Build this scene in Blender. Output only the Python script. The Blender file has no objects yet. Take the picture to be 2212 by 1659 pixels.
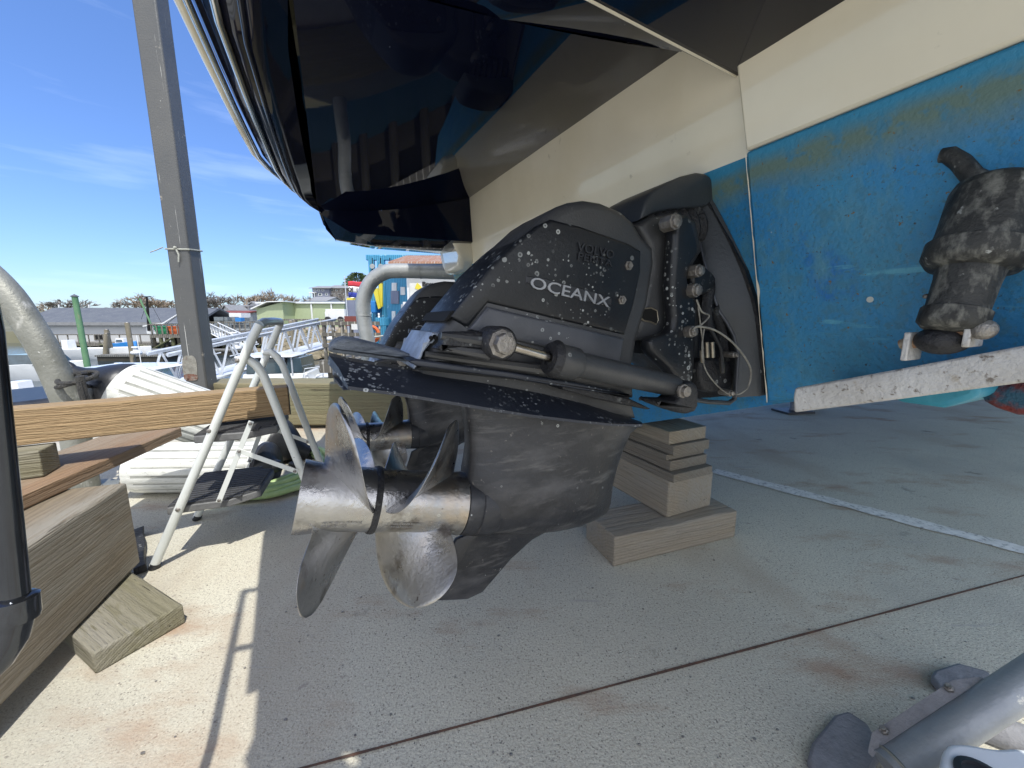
import bpy, bmesh, math, random
from mathutils import Vector, Matrix
random.seed(7)
R = math.radians
SC = bpy.context.scene
COL = SC.collection
# ---------------------------------------------------------------- camera
PITCH = R(9.5); FV = 831.0; CH = 0.9
cam = bpy.data.cameras.new('camera'); camo = bpy.data.objects.new('camera', cam); COL.objects.link(camo)
camo.location = (0, 0, CH); camo.rotation_euler = (math.pi/2 - PITCH, 0, 0)
cam.sensor_width = 36; cam.lens = 36*FV/2212; cam.clip_start = 0.02; cam.clip_end = 3000
SC.camera = camo
# ---------------------------------------------------------------- sky and sun
SUN_L = Vector((-0.25, 0.42, -1.0))            # way the sunlight travels
EL = math.atan2(1.0, math.hypot(SUN_L.x, SUN_L.y))
w = bpy.data.worlds.new("World"); SC.world = w; w.use_nodes = True
nt = w.node_tree; nt.nodes.clear()
out = nt.nodes.new('ShaderNodeOutputWorld'); bg = nt.nodes.new('ShaderNodeBackground')
sky = nt.nodes.new('ShaderNodeTexSky'); sky.sky_type = 'NISHITA'; sky.sun_disc = False
sky.sun_elevation = EL; sky.sun_rotation = math.atan2(-SUN_L.x, -SUN_L.y)
sky.air_density = 1.0; sky.dust_density = 0.4; sky.ozone_density = 2.5
tc = nt.nodes.new('ShaderNodeTexCoord'); mp = nt.nodes.new('ShaderNodeMapping'); mp.inputs['Scale'].default_value = (1.2, 1.2, 9)
mp.inputs['Rotation'].default_value = (0.05, 0.12, 0)
ns = nt.nodes.new('ShaderNodeTexNoise'); ns.inputs['Scale'].default_value = 1.6; ns.inputs['Detail'].default_value = 7; ns.inputs['Roughness'].default_value = .55
rp = nt.nodes.new('ShaderNodeValToRGB'); rp.color_ramp.elements[0].position = .56; rp.color_ramp.elements[1].position = .9
rp.color_ramp.elements[1].color = (.22, .22, .22, 1)
mx = nt.nodes.new('ShaderNodeMix'); mx.data_type = 'RGBA'
mx.inputs[7].default_value = (6.5, 7.2, 8.0, 1)
L = nt.links
L.new(tc.outputs['Generated'], mp.inputs['Vector']); L.new(mp.outputs[0], ns.inputs['Vector']); L.new(ns.outputs[0], rp.inputs[0])
hs = nt.nodes.new('ShaderNodeHueSaturation'); hs.inputs['Saturation'].default_value = 1.0
hz1 = nt.nodes.new('ShaderNodeSeparateXYZ'); L.new(tc.outputs['Generated'], hz1.inputs[0])
hz2 = nt.nodes.new('ShaderNodeValToRGB'); L.new(hz1.outputs[2], hz2.inputs[0]); hz2.color_ramp.elements[0].position = 0.0; hz2.color_ramp.elements[0].color = (.37,.45,.61,1)
hz2.color_ramp.elements[1].position = .75; hz2.color_ramp.elements[1].color = (.50,.62,.82,1); el = hz2.color_ramp.elements.new(.3); el.color = (.41,.51,.71,1)
hm = nt.nodes.new('ShaderNodeMix'); hm.data_type = 'RGBA'; hm.blend_type = 'MULTIPLY'; hm.inputs[0].default_value = 1
L.new(sky.outputs[0], hm.inputs[6]); L.new(hz2.outputs[0], hm.inputs[7]); L.new(hm.outputs[2], hs.inputs['Color'])
L.new(rp.outputs[0], mx.inputs[0]); L.new(hs.outputs[0], mx.inputs[6]); 
# unseen bright cloud added behind the camera to lift and warm the shade
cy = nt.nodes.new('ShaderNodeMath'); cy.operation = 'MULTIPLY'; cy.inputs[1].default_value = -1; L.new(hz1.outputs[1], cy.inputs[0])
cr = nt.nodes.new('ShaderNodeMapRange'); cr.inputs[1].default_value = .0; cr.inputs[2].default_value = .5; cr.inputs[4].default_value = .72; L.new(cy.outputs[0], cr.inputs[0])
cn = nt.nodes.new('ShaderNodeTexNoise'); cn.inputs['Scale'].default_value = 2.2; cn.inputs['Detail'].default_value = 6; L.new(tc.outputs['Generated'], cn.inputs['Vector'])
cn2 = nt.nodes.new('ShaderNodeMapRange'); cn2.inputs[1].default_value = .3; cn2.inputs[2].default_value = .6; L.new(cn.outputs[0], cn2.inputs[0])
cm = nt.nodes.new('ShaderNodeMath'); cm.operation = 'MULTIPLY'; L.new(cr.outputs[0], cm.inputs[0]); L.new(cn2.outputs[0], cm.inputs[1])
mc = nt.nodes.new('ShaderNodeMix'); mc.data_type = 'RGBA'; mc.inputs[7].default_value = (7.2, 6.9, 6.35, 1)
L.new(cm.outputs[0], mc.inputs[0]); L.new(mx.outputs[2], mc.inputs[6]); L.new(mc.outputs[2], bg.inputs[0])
bg.inputs[1].default_value = 0.15
L.new(bg.outputs[0], out.inputs[0])
sl = bpy.data.lights.new('sun', 'SUN'); so = bpy.data.objects.new('sun', sl); COL.objects.link(so)
sl.energy = 2.25; sl.angle = R(.5); sl.color = (1, .975, .915)
so.rotation_euler = SUN_L.to_track_quat('-Z', 'Y').to_euler()
SC.view_settings.view_transform = 'Standard'; SC.view_settings.look = 'None'; SC.view_settings.gamma = 1
SC.view_settings.exposure = 1.1
SC.render.resolution_x = 1024; SC.render.resolution_y = 768
# ---------------------------------------------------------------- survey helpers: sight lines -> real points at a chosen distance
cp, sp = math.cos(PITCH), math.sin(PITCH)
CAM = Vector((0, 0, CH))
def ray(x, y):
    a = (x-1106)/FV; b = (y-829.5)/FV
    return Vector((a, cp - b*sp, -(sp + b*cp)))
def on(x, y, n, d):
    r = ray(x, y); t = (d - n.dot(CAM))/n.dot(r); return CAM + r*t
U = Vector((math.sin(R(65)), math.cos(R(65)), 0)); VV = Vector((-U.y, U.x, 0)); ZZ = Vector((0, 0, 1))
def at_u(x, y, u): return on(x, y, U, u)
def at_v(x, y, v): return on(x, y, VV, v)
def at_z(x, y, z=0.0): return on(x, y, ZZ, z)
def at_Y(x, y, Y): return on(x, y, Vector((0, 1, 0)), Y)
def B(u, v, z): return U*u + VV*v + ZZ*z
def z2(x, y): return (885+x/2.727, 368.7+y/2.727)
def z3(x, y): return (589.9+x/2.727, 774.2+y/2.727)
def r3(x, y): return (663.6+x/4.5, 479.3+y/4.5)
def r4(x, y): return (1622+x/2.5, 258+y/2.5)
# ---------------------------------------------------------------- materials
def mat(name, c1, c2=None, scale=6, rough=.5, metal=0, bump=0, bscale=40, stretch=(1,1,1), layers=(), coat=0, spec=.5, detail=6, alpha=None, trans=0, rvar=0, emis=0):
    m = bpy.data.materials.new(name); m.use_nodes = True; n = m.node_tree; n.nodes.clear(); l = n.links
    o = n.nodes.new('ShaderNodeOutputMaterial'); b = n.nodes.new('ShaderNodeBsdfPrincipled'); l.new(b.outputs[0], o.inputs[0])
    t = n.nodes.new('ShaderNodeTexCoord'); mpn = n.nodes.new('ShaderNodeMapping'); mpn.inputs['Scale'].default_value = stretch
    l.new(t.outputs['Object'], mpn.inputs[0]); vec = mpn.outputs[0]; raw = t.outputs['Object']
    def noise(s, v=vec, d=detail, r=.6):
        q = n.nodes.new('ShaderNodeTexNoise'); q.inputs['Scale'].default_value = s; q.inputs['Detail'].default_value = d; q.inputs['Roughness'].default_value = r
        l.new(v, q.inputs['Vector']); return q.outputs[0]
    def ramp(x, a, c, hi=1.0):
        q = n.nodes.new('ShaderNodeMapRange'); q.inputs[1].default_value = a; q.inputs[2].default_value = c; q.inputs[4].default_value = hi; l.new(x, q.inputs[0]); return q.outputs[0]
    def mix(f, a, c):
        q = n.nodes.new('ShaderNodeMix'); q.data_type = 'RGBA'
        l.new(f, q.inputs[0])
        for i, s in ((6, a), (7, c)):
            if isinstance(s, tuple): q.inputs[i].default_value = (*s, 1)
            else: l.new(s, q.inputs[i])
        return q.outputs[2]
    def math_(op, a, c):
        q = n.nodes.new('ShaderNodeMath'); q.operation = op
        for i, s in ((0, a), (1, c)):
            if isinstance(s, (int, float)): q.inputs[i].default_value = s
            else: l.new(s, q.inputs[i])
        return q.outputs[0]
    if c2 is None: c2 = tuple(min(1, x*.8) for x in c1)
    col = mix(ramp(noise(scale), .35, .65), c1, c2)
    hgt = noise(bscale) if bump else None
    rgh = None
    for ly in layers:
        k = ly[0]
        if k == 'noise':      # ('noise', scale, lo, hi, color, stretch?)
            v = vec
            if len(ly) > 5:
                q = n.nodes.new('ShaderNodeMapping'); q.inputs['Scale'].default_value = ly[5]; l.new(raw, q.inputs[0]); v = q.outputs[0]
            msk = ramp(noise(ly[1], v), ly[2], ly[3])
        elif k in ('ring', 'dots'):    # (kind, scale, density_threshold, radius, color, clump_scale)
            q = n.nodes.new('ShaderNodeTexVoronoi'); q.inputs['Scale'].default_value = ly[1]; l.new(raw, q.inputs['Vector'])
            sx = n.nodes.new('ShaderNodeSeparateColor'); l.new(q.outputs['Color'], sx.inputs[0])
            d = q.outputs['Distance']
            rad = math_('MULTIPLY', math_('ADD', math_('POWER', sx.outputs[0], 2.2), .28), ly[3]*1.15)
            inside = math_('LESS_THAN', d, rad)
            if k == 'ring':
                ins2 = math_('GREATER_THAN', d, math_('MULTIPLY', rad, .45)); 
                ins2 = math_('ADD', math_('MULTIPLY', ins2, .75), .25)
                inside = math_('MULTIPLY', inside, ins2)
            sel = math_('GREATER_THAN', sx.outputs[1], ly[2])
            msk = math_('MULTIPLY', math_('MULTIPLY', inside, sel), math_('ADD', math_('MULTIPLY', sx.outputs[2], .7), .3))
            if len(ly) > 5: msk = math_('MULTIPLY', msk, ramp(noise(ly[5], raw, 3), .50, .60))
            if hgt is not None and k == 'ring': hgt = math_('ADD', hgt, math_('MULTIPLY', msk, .6))
        elif k == 'band':     # ('band', axis(0..2), lo, hi, color, noisescale, noiseamt)
            sx = n.nodes.new('ShaderNodeSeparateXYZ'); l.new(raw, sx.inputs[0])
            z = math_('ADD', sx.outputs[ly[1]], math_('MULTIPLY', math_('SUBTRACT', noise(ly[5], raw, 4), .5), ly[6]))
            msk = ramp(z, ly[2], ly[3])
        elif k == 'wave':     # ('wave', scale, distortion, lo, hi, color, axis)
            q = n.nodes.new('ShaderNodeTexWave'); q.wave_type = 'BANDS'; q.bands_direction = ly[6]; q.inputs['Scale'].default_value = ly[1]; q.inputs['Distortion'].default_value = ly[2]
            q.inputs['Detail'].default_value = 2
            l.new(raw, q.inputs['Vector']); msk = ramp(q.outputs[1], ly[3], ly[4])
            if hgt is not None: hgt = math_('ADD', hgt, math_('MULTIPLY', msk, -.8))
            ly = (0,0,0,0, ly[5])
        elif k == 'woodring': # ('woodring', scale, distortion, lo, hi, color, stretchmap, offset)
            q0 = n.nodes.new('ShaderNodeMapping'); q0.inputs['Scale'].default_value = ly[6]; q0.inputs['Location'].default_value = ly[7]; l.new(raw, q0.inputs[0])
            q = n.nodes.new('ShaderNodeTexWave'); q.wave_type = 'RINGS'; q.rings_direction = 'X'; q.inputs['Scale'].default_value = ly[1]; q.inputs['Distortion'].default_value = ly[2]
            q.inputs['Detail'].default_value = 3; q.inputs['Detail Scale'].default_value = .7
            l.new(q0.outputs[0], q.inputs['Vector']); msk = ramp(q.outputs[1], ly[3], ly[4])
            if hgt is not None: hgt = math_('ADD', hgt, math_('MULTIPLY', msk, -.22))
            ly = (0,0,0,0, ly[5])
        col = mix(msk, col, ly[4])
    l.new(col, b.inputs['Base Color'])
    b.inputs['Roughness'].default_value = rough; b.inputs['Metallic'].default_value = metal
    if rvar:
        rr = n.nodes.new('ShaderNodeMapRange'); rr.inputs[1].default_value = .35; rr.inputs[2].default_value = .65; rr.inputs[3].default_value = max(.02, rough-rvar); rr.inputs[4].default_value = rough+rvar
        l.new(noise(scale*2.3), rr.inputs[0]); l.new(rr.outputs[0], b.inputs['Roughness'])
    b.inputs['Specular IOR Level'].default_value = spec; b.inputs['Coat Weight'].default_value = coat; b.inputs['Coat Roughness'].default_value = .03
    b.inputs['Transmission Weight'].default_value = trans
    if bump:
        bp = n.nodes.new('ShaderNodeBump'); bp.inputs['Strength'].default_value = min(1, bump); bp.inputs['Distance'].default_value = .01*max(1, bump) if bump > 1 else .006
        l.new(hgt, bp.inputs['Height']); l.new(bp.outputs[0], b.inputs['Normal'])
    return m
BARN = (.42, .44, .43)
M = {}
M['concrete'] = mat('concrete', (.60,.57,.455), (.495,.47,.38), 1.1, .85, bump=.6, bscale=200, layers=[
    ('noise', 170, .48, .66, (.37,.335,.27)), ('dots', 230, .60, .40, (.22,.20,.165)), ('dots', 210, .90, .36, (.15,.14,.125)), ('dots', 260, .74, .32, (.74,.68,.56)),
    ('noise', 1.3, .54, .72, (.41,.345,.26), (1,.45,1)), ('noise', 2.6, .55, .70, (.36,.25,.17), (.6,1.4,1)), ('noise', .7, .56, .72, (.38,.355,.30)), ('noise', 3.4, .66, .72, (.24,.22,.185)), ('noise', 24, .64, .72, (.34,.30,.25)), ('noise', 7, .66, .70, (.42,.39,.34), (.25,2,1))])
M['joint'] = mat('joint_rust', (.15,.075,.045), (.07,.05,.04), 30, .9, bump=.5)
M['white_line'] = mat('line_paint', (.78,.76,.70), (.60,.58,.53), 30, .8, bump=.5, layers=[('noise', 60, .56, .64, (.33,.32,.30))])
M['navy'] = mat('navy_gelcoat', (.0035,.005,.016), (.005,.007,.02), 3, .025, spec=.24, bump=.03, bscale=2.5, layers=[('dots', 40, .88, .04, (.25,.27,.3))])
M['cream'] = mat('cream_gelcoat', (.86,.80,.65), (.78,.72,.57), 2.2, .16, coat=.6, layers=[('noise', 14, .68, .78, (.46,.41,.30)), ('dots', 9, .8, .03, (.2,.15,.1))])
M['antifoul'] = mat('blue_antifouling', (.022,.20,.45), (.035,.24,.46), 4, .55, bump=.4, bscale=110, rvar=.1, layers=[
    ('noise', 2.6, .46, .70, (.06,.25,.37)), ('noise', 5.5, .62, .72, (.012,.14,.46)), ('noise', 120, .54, .68, (.05,.17,.25)), ('noise', 18, .54, .72, (.08,.25,.36), (1,1,.5)), ('noise', 60, .60, .72, (.07,.20,.26)), ('noise', 150, .635, .69, (.04,.07,.09)), ('noise', 9, .64, .70, (.10,.36,.50), (.4,.4,3)),
    ('band', 2, 1.165, 1.21, (.12,.20,.18), 6, .07), ('noise', 30, .52, .66, (.05,.20,.32)), ('band', 2, 1.232, 1.258, (.03,.24,.43), 9, .03),
    ('dots', 34, .92, .16, (.55,.58,.54)), ('noise', 85, .67, .70, (.15,.12,.06))])
M['panel'] = mat('graphite_panel', (.082,.087,.100), (.060,.064,.074), 9, .38, bump=.12, bscale=200, rvar=.08, layers=[('noise', 4, .55, .7, (.12,.13,.15)), ('ring', 110, .84, .34, BARN, 6), ('noise', 40, .68, .73, (.14,.14,.13))])
M['satin'] = mat('graphite_paint', (.060,.061,.063), (.042,.044,.047), 7, .42, bump=.15, bscale=200, rvar=.08, layers=[('ring', 110, .80, .34, BARN, 6), ('noise', 30, .66, .72, (.14,.15,.15))])
M['black'] = mat('black_paint', (.009,.010,.013), (.014,.016,.019), 5, .42, bump=.15, bscale=160, rvar=.07, layers=[('ring', 120, .62, .44, BARN, 7), ('ring', 75, .84, .34, BARN), ('noise', 14, .60, .75, (.020,.021,.024)), ('noise', 38, .69, .74, (.10,.11,.11))])
M['plate'] = mat('drive_navy_black', (.016,.021,.034), (.028,.033,.046), 4, .42, bump=.12, bscale=150, rvar=.08, layers=[('ring', 125, .42, .44, (.38,.41,.43), 6), ('ring', 80, .86, .30, BARN, 9), ('noise', 34, .66, .73, (.12,.13,.14))])
M['gear'] = mat('worn_black_housing', (.014,.015,.019), (.032,.033,.038), 4, .38, bump=.2, bscale=100, rvar=.1, layers=[
    ('noise', 5, .50, .70, (.075,.074,.078), (1,1,2.5)), ('noise', 16, .56, .72, (.10,.098,.097), (.5,.5,3)), ('noise', 70, .66, .72, (.13,.12,.11)), ('ring', 110, .82, .35, BARN, 9)])
M['grime'] = mat('grimy_black_metal', (.012,.013,.016), (.022,.022,.024), 10, .5, bump=.8, bscale=120, layers=[('noise', 22, .62, .72, (.12,.125,.12)), ('ring', 70, .7, .3, (.30,.31,.30), 7), ('noise', 15, .70, .78, (.10,.065,.035))])
M['weather'] = mat('weathered_fin', (.27,.30,.34), (.12,.14,.165), 26, .8, bump=1, bscale=180, stretch=(1,1,5), layers=[('noise', 60, .58, .68, (.22,.25,.28), (.4,.4,3))])
M['zinc'] = mat('zinc_plate', (.36,.42,.52), (.22,.25,.30), 20, .55, metal=.2, bump=.5, bscale=120)
M['bronze'] = mat('prop_bronze', (.50,.49,.475), (.30,.30,.30), 6, .34, metal=1, bump=.25, bscale=90, rvar=.12, layers=[
    ('noise', 6, .56, .70, (.50,.42,.33)), ('noise', 18, .56, .70, (.20,.185,.17)), ('noise', 60, .66, .72, (.14,.12,.10)), ('noise', 30, .60, .68, (.42,.40,.38), (1,1,.2)), ('ring', 90, .86, .30, (.6,.6,.57), 6)])
M['steelrod'] = mat('polished_rod', (.40,.38,.35), (.30,.27,.23), 40, .24, metal=1)
M['bolt'] = mat('dull_bolt', (.36,.34,.31), (.22,.20,.18), 60, .45, metal=.8, bump=.6, bscale=200)
M['silver'] = mat('silver_letter', (.36,.37,.39), (.28,.29,.31), 30, .4, metal=.3)
M['etched'] = mat('etched_letter', (.42,.42,.42), (.34,.33,.32), 60, .4, metal=.8)
M['emboss'] = mat('embossed_black', (.02,.022,.028), (.03,.032,.036), 40, .45)
M['actuator'] = mat('fouled_black_plastic', (.022,.023,.022), (.05,.051,.047), 14, .6, bump=.5, bscale=110, layers=[
    ('noise', 60, .50, .66, (.16,.16,.14), (1,1,.5)), ('noise', 40, .56, .68, (.010,.010,.010), (1,1,.5)), ('noise', 50, .66, .71, (.32,.33,.31)), ('noise', 16, .72, .80, (.09,.07,.05))])
M['tab'] = mat('dirty_white_tab', (.56,.56,.55), (.46,.45,.43), 9, .55, bump=.8, bscale=80, layers=[('noise', 40, .62, .74, (.36,.32,.26)), ('noise', 90, .60, .68, (.18,.155,.13)), ('noise', 8, .62, .72, (.34,.29,.2))])
M['tabbolt'] = mat('rusty_bolt', (.20,.09,.04), (.28,.24,.18), 60, .7, bump=.8)
M['redfoul'] = mat('red_antifouling', (.22,.035,.03), (.06,.05,.07), 12, .8, bump=1.5, bscale=60, layers=[('noise', 9, .52, .58, (.03,.10,.16))])
M['teal'] = mat('teal_antifouling', (.03,.24,.36), (.05,.30,.40), 8, .5, bump=.4)
M['galv'] = mat('galvanised_steel', (.42,.43,.42), (.31,.33,.32), 9, .45, metal=.35, bump=.4, bscale=60, layers=[('noise', 30, .62, .72, (.55,.55,.52)), ('noise', 5, .58, .72, (.25,.25,.22))])
M['galvdark'] = mat('dull_galvanised', (.27,.27,.235), (.17,.17,.14), 5, .5, metal=.3, bump=.5, bscale=70, layers=[('noise', 14, .60, .72, (.48,.47,.42), (1,1,.3)), ('noise', 60, .68, .72, (.6,.6,.56))])
M['post'] = mat('grey_painted_steel', (.105,.105,.100), (.085,.088,.088), 3, .5, bump=.35, bscale=90, layers=[
    ('noise', 9, .645, .675, (.66,.66,.62), (6,6,.11)), ('noise', 9, .67, .72, (.34,.31,.26)), ('noise', 60, .70, .73, (.5,.49,.45))])
M['rust'] = mat('flaking_rust', (.20,.07,.04), (.28,.24,.20), 40, .9, bump=1.5, bscale=120, layers=[('noise', 30, .55, .62, (.08,.03,.02))])
M['patch'] = mat('weathered_patch', (.30,.29,.25), (.20,.19,.16), 30, .8, bump=1, bscale=90, layers=[('noise', 40, .60, .68, (.14,.06,.04))])
M['ladwhite'] = mat('cream_enamel', (.68,.70,.66), (.60,.62,.58), 8, .32, coat=.4, layers=[('noise', 50, .70, .74, (.22,.21,.18))])
M['ladgrey'] = mat('blue_grey_grip', (.36,.42,.45), (.28,.33,.36), 8, .35, coat=.3)
M['tread'] = mat('dark_ribbed_tread', (.035,.036,.038), (.06,.06,.06), 20, .7, bump=.6, bscale=90)
M['treadedge'] = mat('grey_tread_frame', (.10,.10,.10), (.16,.16,.155), 20, .6, bump=.4)
M['rubber'] = mat('black_rubber', (.015,.016,.018), (.03,.03,.032), 10, .4, bump=.3)
M['vinyl'] = mat('scuffed_white_vinyl', (.72,.72,.67), (.60,.60,.54), 5, .45, bump=.5, bscale=40, layers=[('noise', 16, .58, .70, (.42,.42,.38), (1,1,3)), ('noise', 50, .67, .72, (.20,.20,.18))])
M['hose'] = mat('green_hose', (.32,.46,.18), (.45,.56,.28), 14, .45, bump=.3)
M['rope'] = mat('dark_rope', (.05,.05,.05), (.10,.095,.085), 60, .9, bump=2, bscale=150)
M['cord'] = mat('pale_cord', (.45,.46,.40), (.28,.28,.24), 60, .9)
M['blackpipe'] = mat('gloss_black_pipe', (.05,.055,.065), (.08,.085,.095), 8, .12, metal=.85, layers=[('noise', 12, .70, .76, (.05,.02,.015))])
M['whiteplastic'] = mat('white_plastic', (.74,.77,.80), (.68,.70,.72), 4, .35)
M['chrome'] = mat('stainless', (.72,.72,.70), (.6,.6,.58), 6, .10, metal=1)
M['hole'] = mat('dark_void', (.004,.004,.004), None, 6, .9)
def wood(name, base, dark, ring=26, dist=3.5, off=(0,.35,.4), grey=None):
    mid = tuple((a+b*1.6)/2.6 for a, b in zip(dark, base)); dark = tuple((a*1.4+b)/2.4 for a, b in zip(dark, base)); ls = [('woodring', ring*.62, dist*1.2, .30, 1.0, mid, (.16,1,1), off), ('woodring', ring*1.3, dist*1.8, .62, 1.0, dark, (.16,1,1), off), ('noise', 9, .50, .72, tuple(x*.72 for x in base), (.5,9,9)), ('noise', 60, .60, .70, tuple(x*.6 for x in base), (.12,2,2)), ('noise', 14, .665, .69, tuple(x*.22 for x in base), (.10,3,3))]
    ls += [('dots', 4.2, .80, .16, tuple(x*.40 for x in base)), ('dots', 2.6, .72, .13, tuple(x*.35 for x in base)), ('noise', 5, .60, .70, tuple(x*.8 for x in base), (1,3,3)), ('noise', 34, .70, .72, tuple(x*.2 for x in base), (.25,3,3))]
    if grey: ls.insert(2, ('noise', 2.2, .40, .62, grey))
    return mat(name, base, tuple(x*.86 for x in base), 5, .82, bump=.9, bscale=120, stretch=(.25,2,2), layers=ls)
M['wood_big'] = wood('weathered_timber', (.25,.20,.135), (.13,.10,.065), 22, 5, (0,.28,.35), (.27,.25,.205))
M['wood_long'] = wood('fresh_beam', (.38,.265,.14), (.20,.12,.055), 30, 6, (0,.2,.3))
M['wood_plank'] = wood('reddish_plank', (.31,.20,.115), (.18,.105,.055), 26, 4, (0,.5,.4), (.29,.23,.16))
M['wood_block'] = wood('green_grey_block', (.22,.20,.12), (.11,.10,.055), 34, 2, (0,.06,.3), (.27,.25,.20))
M['wood_crib'] = wood('pale_crib_timber', (.36,.30,.215), (.19,.15,.10), 22, 4, (0,.09,.25), (.29,.265,.22))
M['wood_board'] = wood('grey_stacked_board', (.24,.205,.155), (.12,.10,.075), 24, 4, (0,.1,.25), (.20,.19,.165))
M['wood_cap'] = wood('mossy_cap_timber', (.26,.225,.13), (.15,.125,.07), 14, 3, (0,.9,.4), (.19,.185,.105))
M['wood_grey'] = mat('grey_dock_boards', (.42,.39,.33), (.30,.28,.235), 1.5, .9, bump=.3, layers=[('wave', 1.7, .3, .0, .10, (.12,.11,.09), 'X'), ('noise', 6, .6, .7, (.5,.48,.43))])
# ---------------------------------------------------------------- mesh helpers
class MB:
    def __init__(s): s.v = []; s.f = []; s.mi = []
    def add(s, vs, fs, mi=0):
        k = len(s.v); s.v += [Vector(p) for p in vs]; s.f += [tuple(i+k for i in f) for f in fs]; s.mi += [mi]*len(fs); return s
    def loft(s, rings, close=True, caps=True, mi=0):
        n = len(rings[0]); vs = [p for r in rings for p in r]; fs = []
        for i in range(len(rings)-1):
            for j in range(n if close else n-1):
                a = i*n+j; b = i*n+(j+1) % n; fs.append((a, b, b+n, a+n))
        if caps and close: fs.append(tuple(range(n))[::-1]); fs.append(tuple((len(rings)-1)*n+j for j in range(n)))
        return s.add(vs, fs, mi)
    def box(s, o, a, b, c, mi=0):   # corner o, edge vectors
        o, a, b, c = map(Vector, (o, a, b, c))
        return s.add([o, o+a, o+a+b, o+b, o+c, o+a+c, o+a+b+c, o+b+c], [(3,2,1,0),(4,5,6,7),(0,1,5,4),(1,2,6,5),(2,3,7,6),(3,0,4,7)], mi)
    def cbox(s, c, sx, sy, sz, ax=0, mi=0):
        X = Vector((math.cos(ax), math.sin(ax), 0))*sx; Y = Vector((-math.sin(ax), math.cos(ax), 0))*sy; Z = Vector((0,0,sz))
        return s.box(Vector(c)-X/2-Y/2-Z/2, X, Y, Z, mi)
    def tube(s, pts, r, n=12, caps=True, mi=0, flat=None):
        pts = [Vector(p) for p in pts]; rings = []
        rr = r if isinstance(r, (list, tuple)) else [r]*len(pts)
        d0 = (pts[1]-pts[0]).normalized(); ref = Vector((0,0,1)) if abs(d0.z) < .9 else Vector((1,0,0))
        a = d0.cross(ref).normalized()
        for i, p in enumerate(pts):
            d = (pts[min(i+1, len(pts)-1)]-pts[max(i-1, 0)]).normalized()
            a = (a - d*a.dot(d)).normalized(); b = d.cross(a)
            fl = flat or 1
            rings.append([p + (a*math.cos(t)*fl + b*math.sin(t))*rr[i] for t in [2*math.pi*k/n for k in range(n)]])
        return s.loft(rings, True, caps, mi)
    def lathe(s, p0, axis, prof, n=32, mi=0, caps=True):   # prof: (dist along axis, radius)
        axis = Vector(axis).normalized(); ref = Vector((0,0,1)) if abs(axis.z) < .9 else Vector((1,0,0))
        a = axis.cross(ref).normalized(); b = axis.cross(a)
        rings = [[Vector(p0)+axis*x+(a*math.cos(2*math.pi*k/n)+b*math.sin(2*math.pi*k/n))*max(r, 1e-4) for k in range(n)] for x, r in prof]
        return s.loft(rings, True, caps, mi)
    def prism(s, pts, dvec, mi=0):
        pts = [Vector(p) for p in pts]; return s.loft([pts, [p+Vector(dvec) for p in pts]], True, True, mi)
    def sphere(s, c, r, n=10, sc=(1,1,1), mi=0):
        c = Vector(c); rings = []
        for i in range(n+1):
            t = math.pi*i/n; rings.append([c+Vector((math.sin(t)*math.cos(q)*r*sc[0]+1e-6*math.cos(q), math.sin(t)*math.sin(q)*r*sc[1]+1e-6*math.sin(q), math.cos(t)*r*sc[2])) for q in [2*math.pi*k/(2*n) for k in range(2*n)]])
        return s.loft(rings, True, False, mi)
    def build(s, name, m, parent=None, loc=None, smooth=40, bevel=0, seg=2, recalc=True):
        base = world_loc(parent) if parent else Vector((0,0,0))
        L0 = Vector(loc) if loc is not None else base
        me = bpy.data.meshes.new(name); me.from_pydata([tuple(p-L0) for p in s.v], [], s.f)
        ms = m if isinstance(m, (list, tuple)) else [m]
        for q in ms: me.materials.append(M[q] if isinstance(q, str) else q)
        for i, p in enumerate(me.polygons): p.material_index = s.mi[i]
        if recalc:
            bm = bmesh.new(); bm.from_mesh(me); bmesh.ops.recalc_face_normals(bm, faces=bm.faces); bm.to_mesh(me); bm.free()
        if smooth:
            me.shade_smooth(); me.set_sharp_from_angle(angle=R(smooth))
        o = bpy.data.objects.new(name, me); COL.objects.link(o)
        if parent: o.parent = parent; o.location = L0-base
        else: o.location = L0
        if bevel:
            b = o.modifiers.new('bevel', 'BEVEL'); b.width = bevel; b.segments = seg; b.limit_method = 'ANGLE'; b.angle_limit = R(35)
        return o
def world_loc(o):
    p = Vector((0,0,0))
    while o: p = p + o.location; o = o.parent
    return p
def tag(o, label, cat=None, group=None, kind=None):
    if label: o['label'] = label
    if cat: o['category'] = cat
    if group: o['group'] = group
    if kind: o['kind'] = kind
    return o
def thing(name, label, cat, loc, group=None):
    o = bpy.data.objects.new(name, None); COL.objects.link(o); o.location = loc; o.empty_display_size = .1
    return tag(o, label, cat, group)
def struct(o): o['kind'] = 'structure'; return o
def dup(o, loc, rotz=None, label=None, scale=None):
    def cp_(a, par):
        c = a.copy(); COL.objects.link(c)
        if par: c.parent = par
        for ch in a.children: cp_(ch, c)
        return c
    c = cp_(o, None); c.location = loc
    if rotz is not None: c.rotation_euler = (0,0,rotz)
    if scale: c.scale = scale
    if label: c['label'] = label
    return c
def inset(poly, d):   # 2-D polygon inward offset
    n = len(poly); A = sum(poly[i][0]*poly[(i+1) % n][1]-poly[(i+1) % n][0]*poly[i][1] for i in range(n)); s = 1 if A > 0 else -1; o = []
    for i in range(n):
        p0 = Vector(poly[i-1]); p1 = Vector(poly[i]); p2 = Vector(poly[(i+1) % n])
        e1 = (p1-p0).normalized(); e2 = (p2-p1).normalized(); n1 = Vector((-e1.y, e1.x))*s; n2 = Vector((-e2.y, e2.x))*s
        m = (n1+n2); m = m.normalized() if m.length > 1e-6 else n1
        o.append(tuple(p1+m*d/max(.5, m.dot(n1))))
    return o
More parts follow.
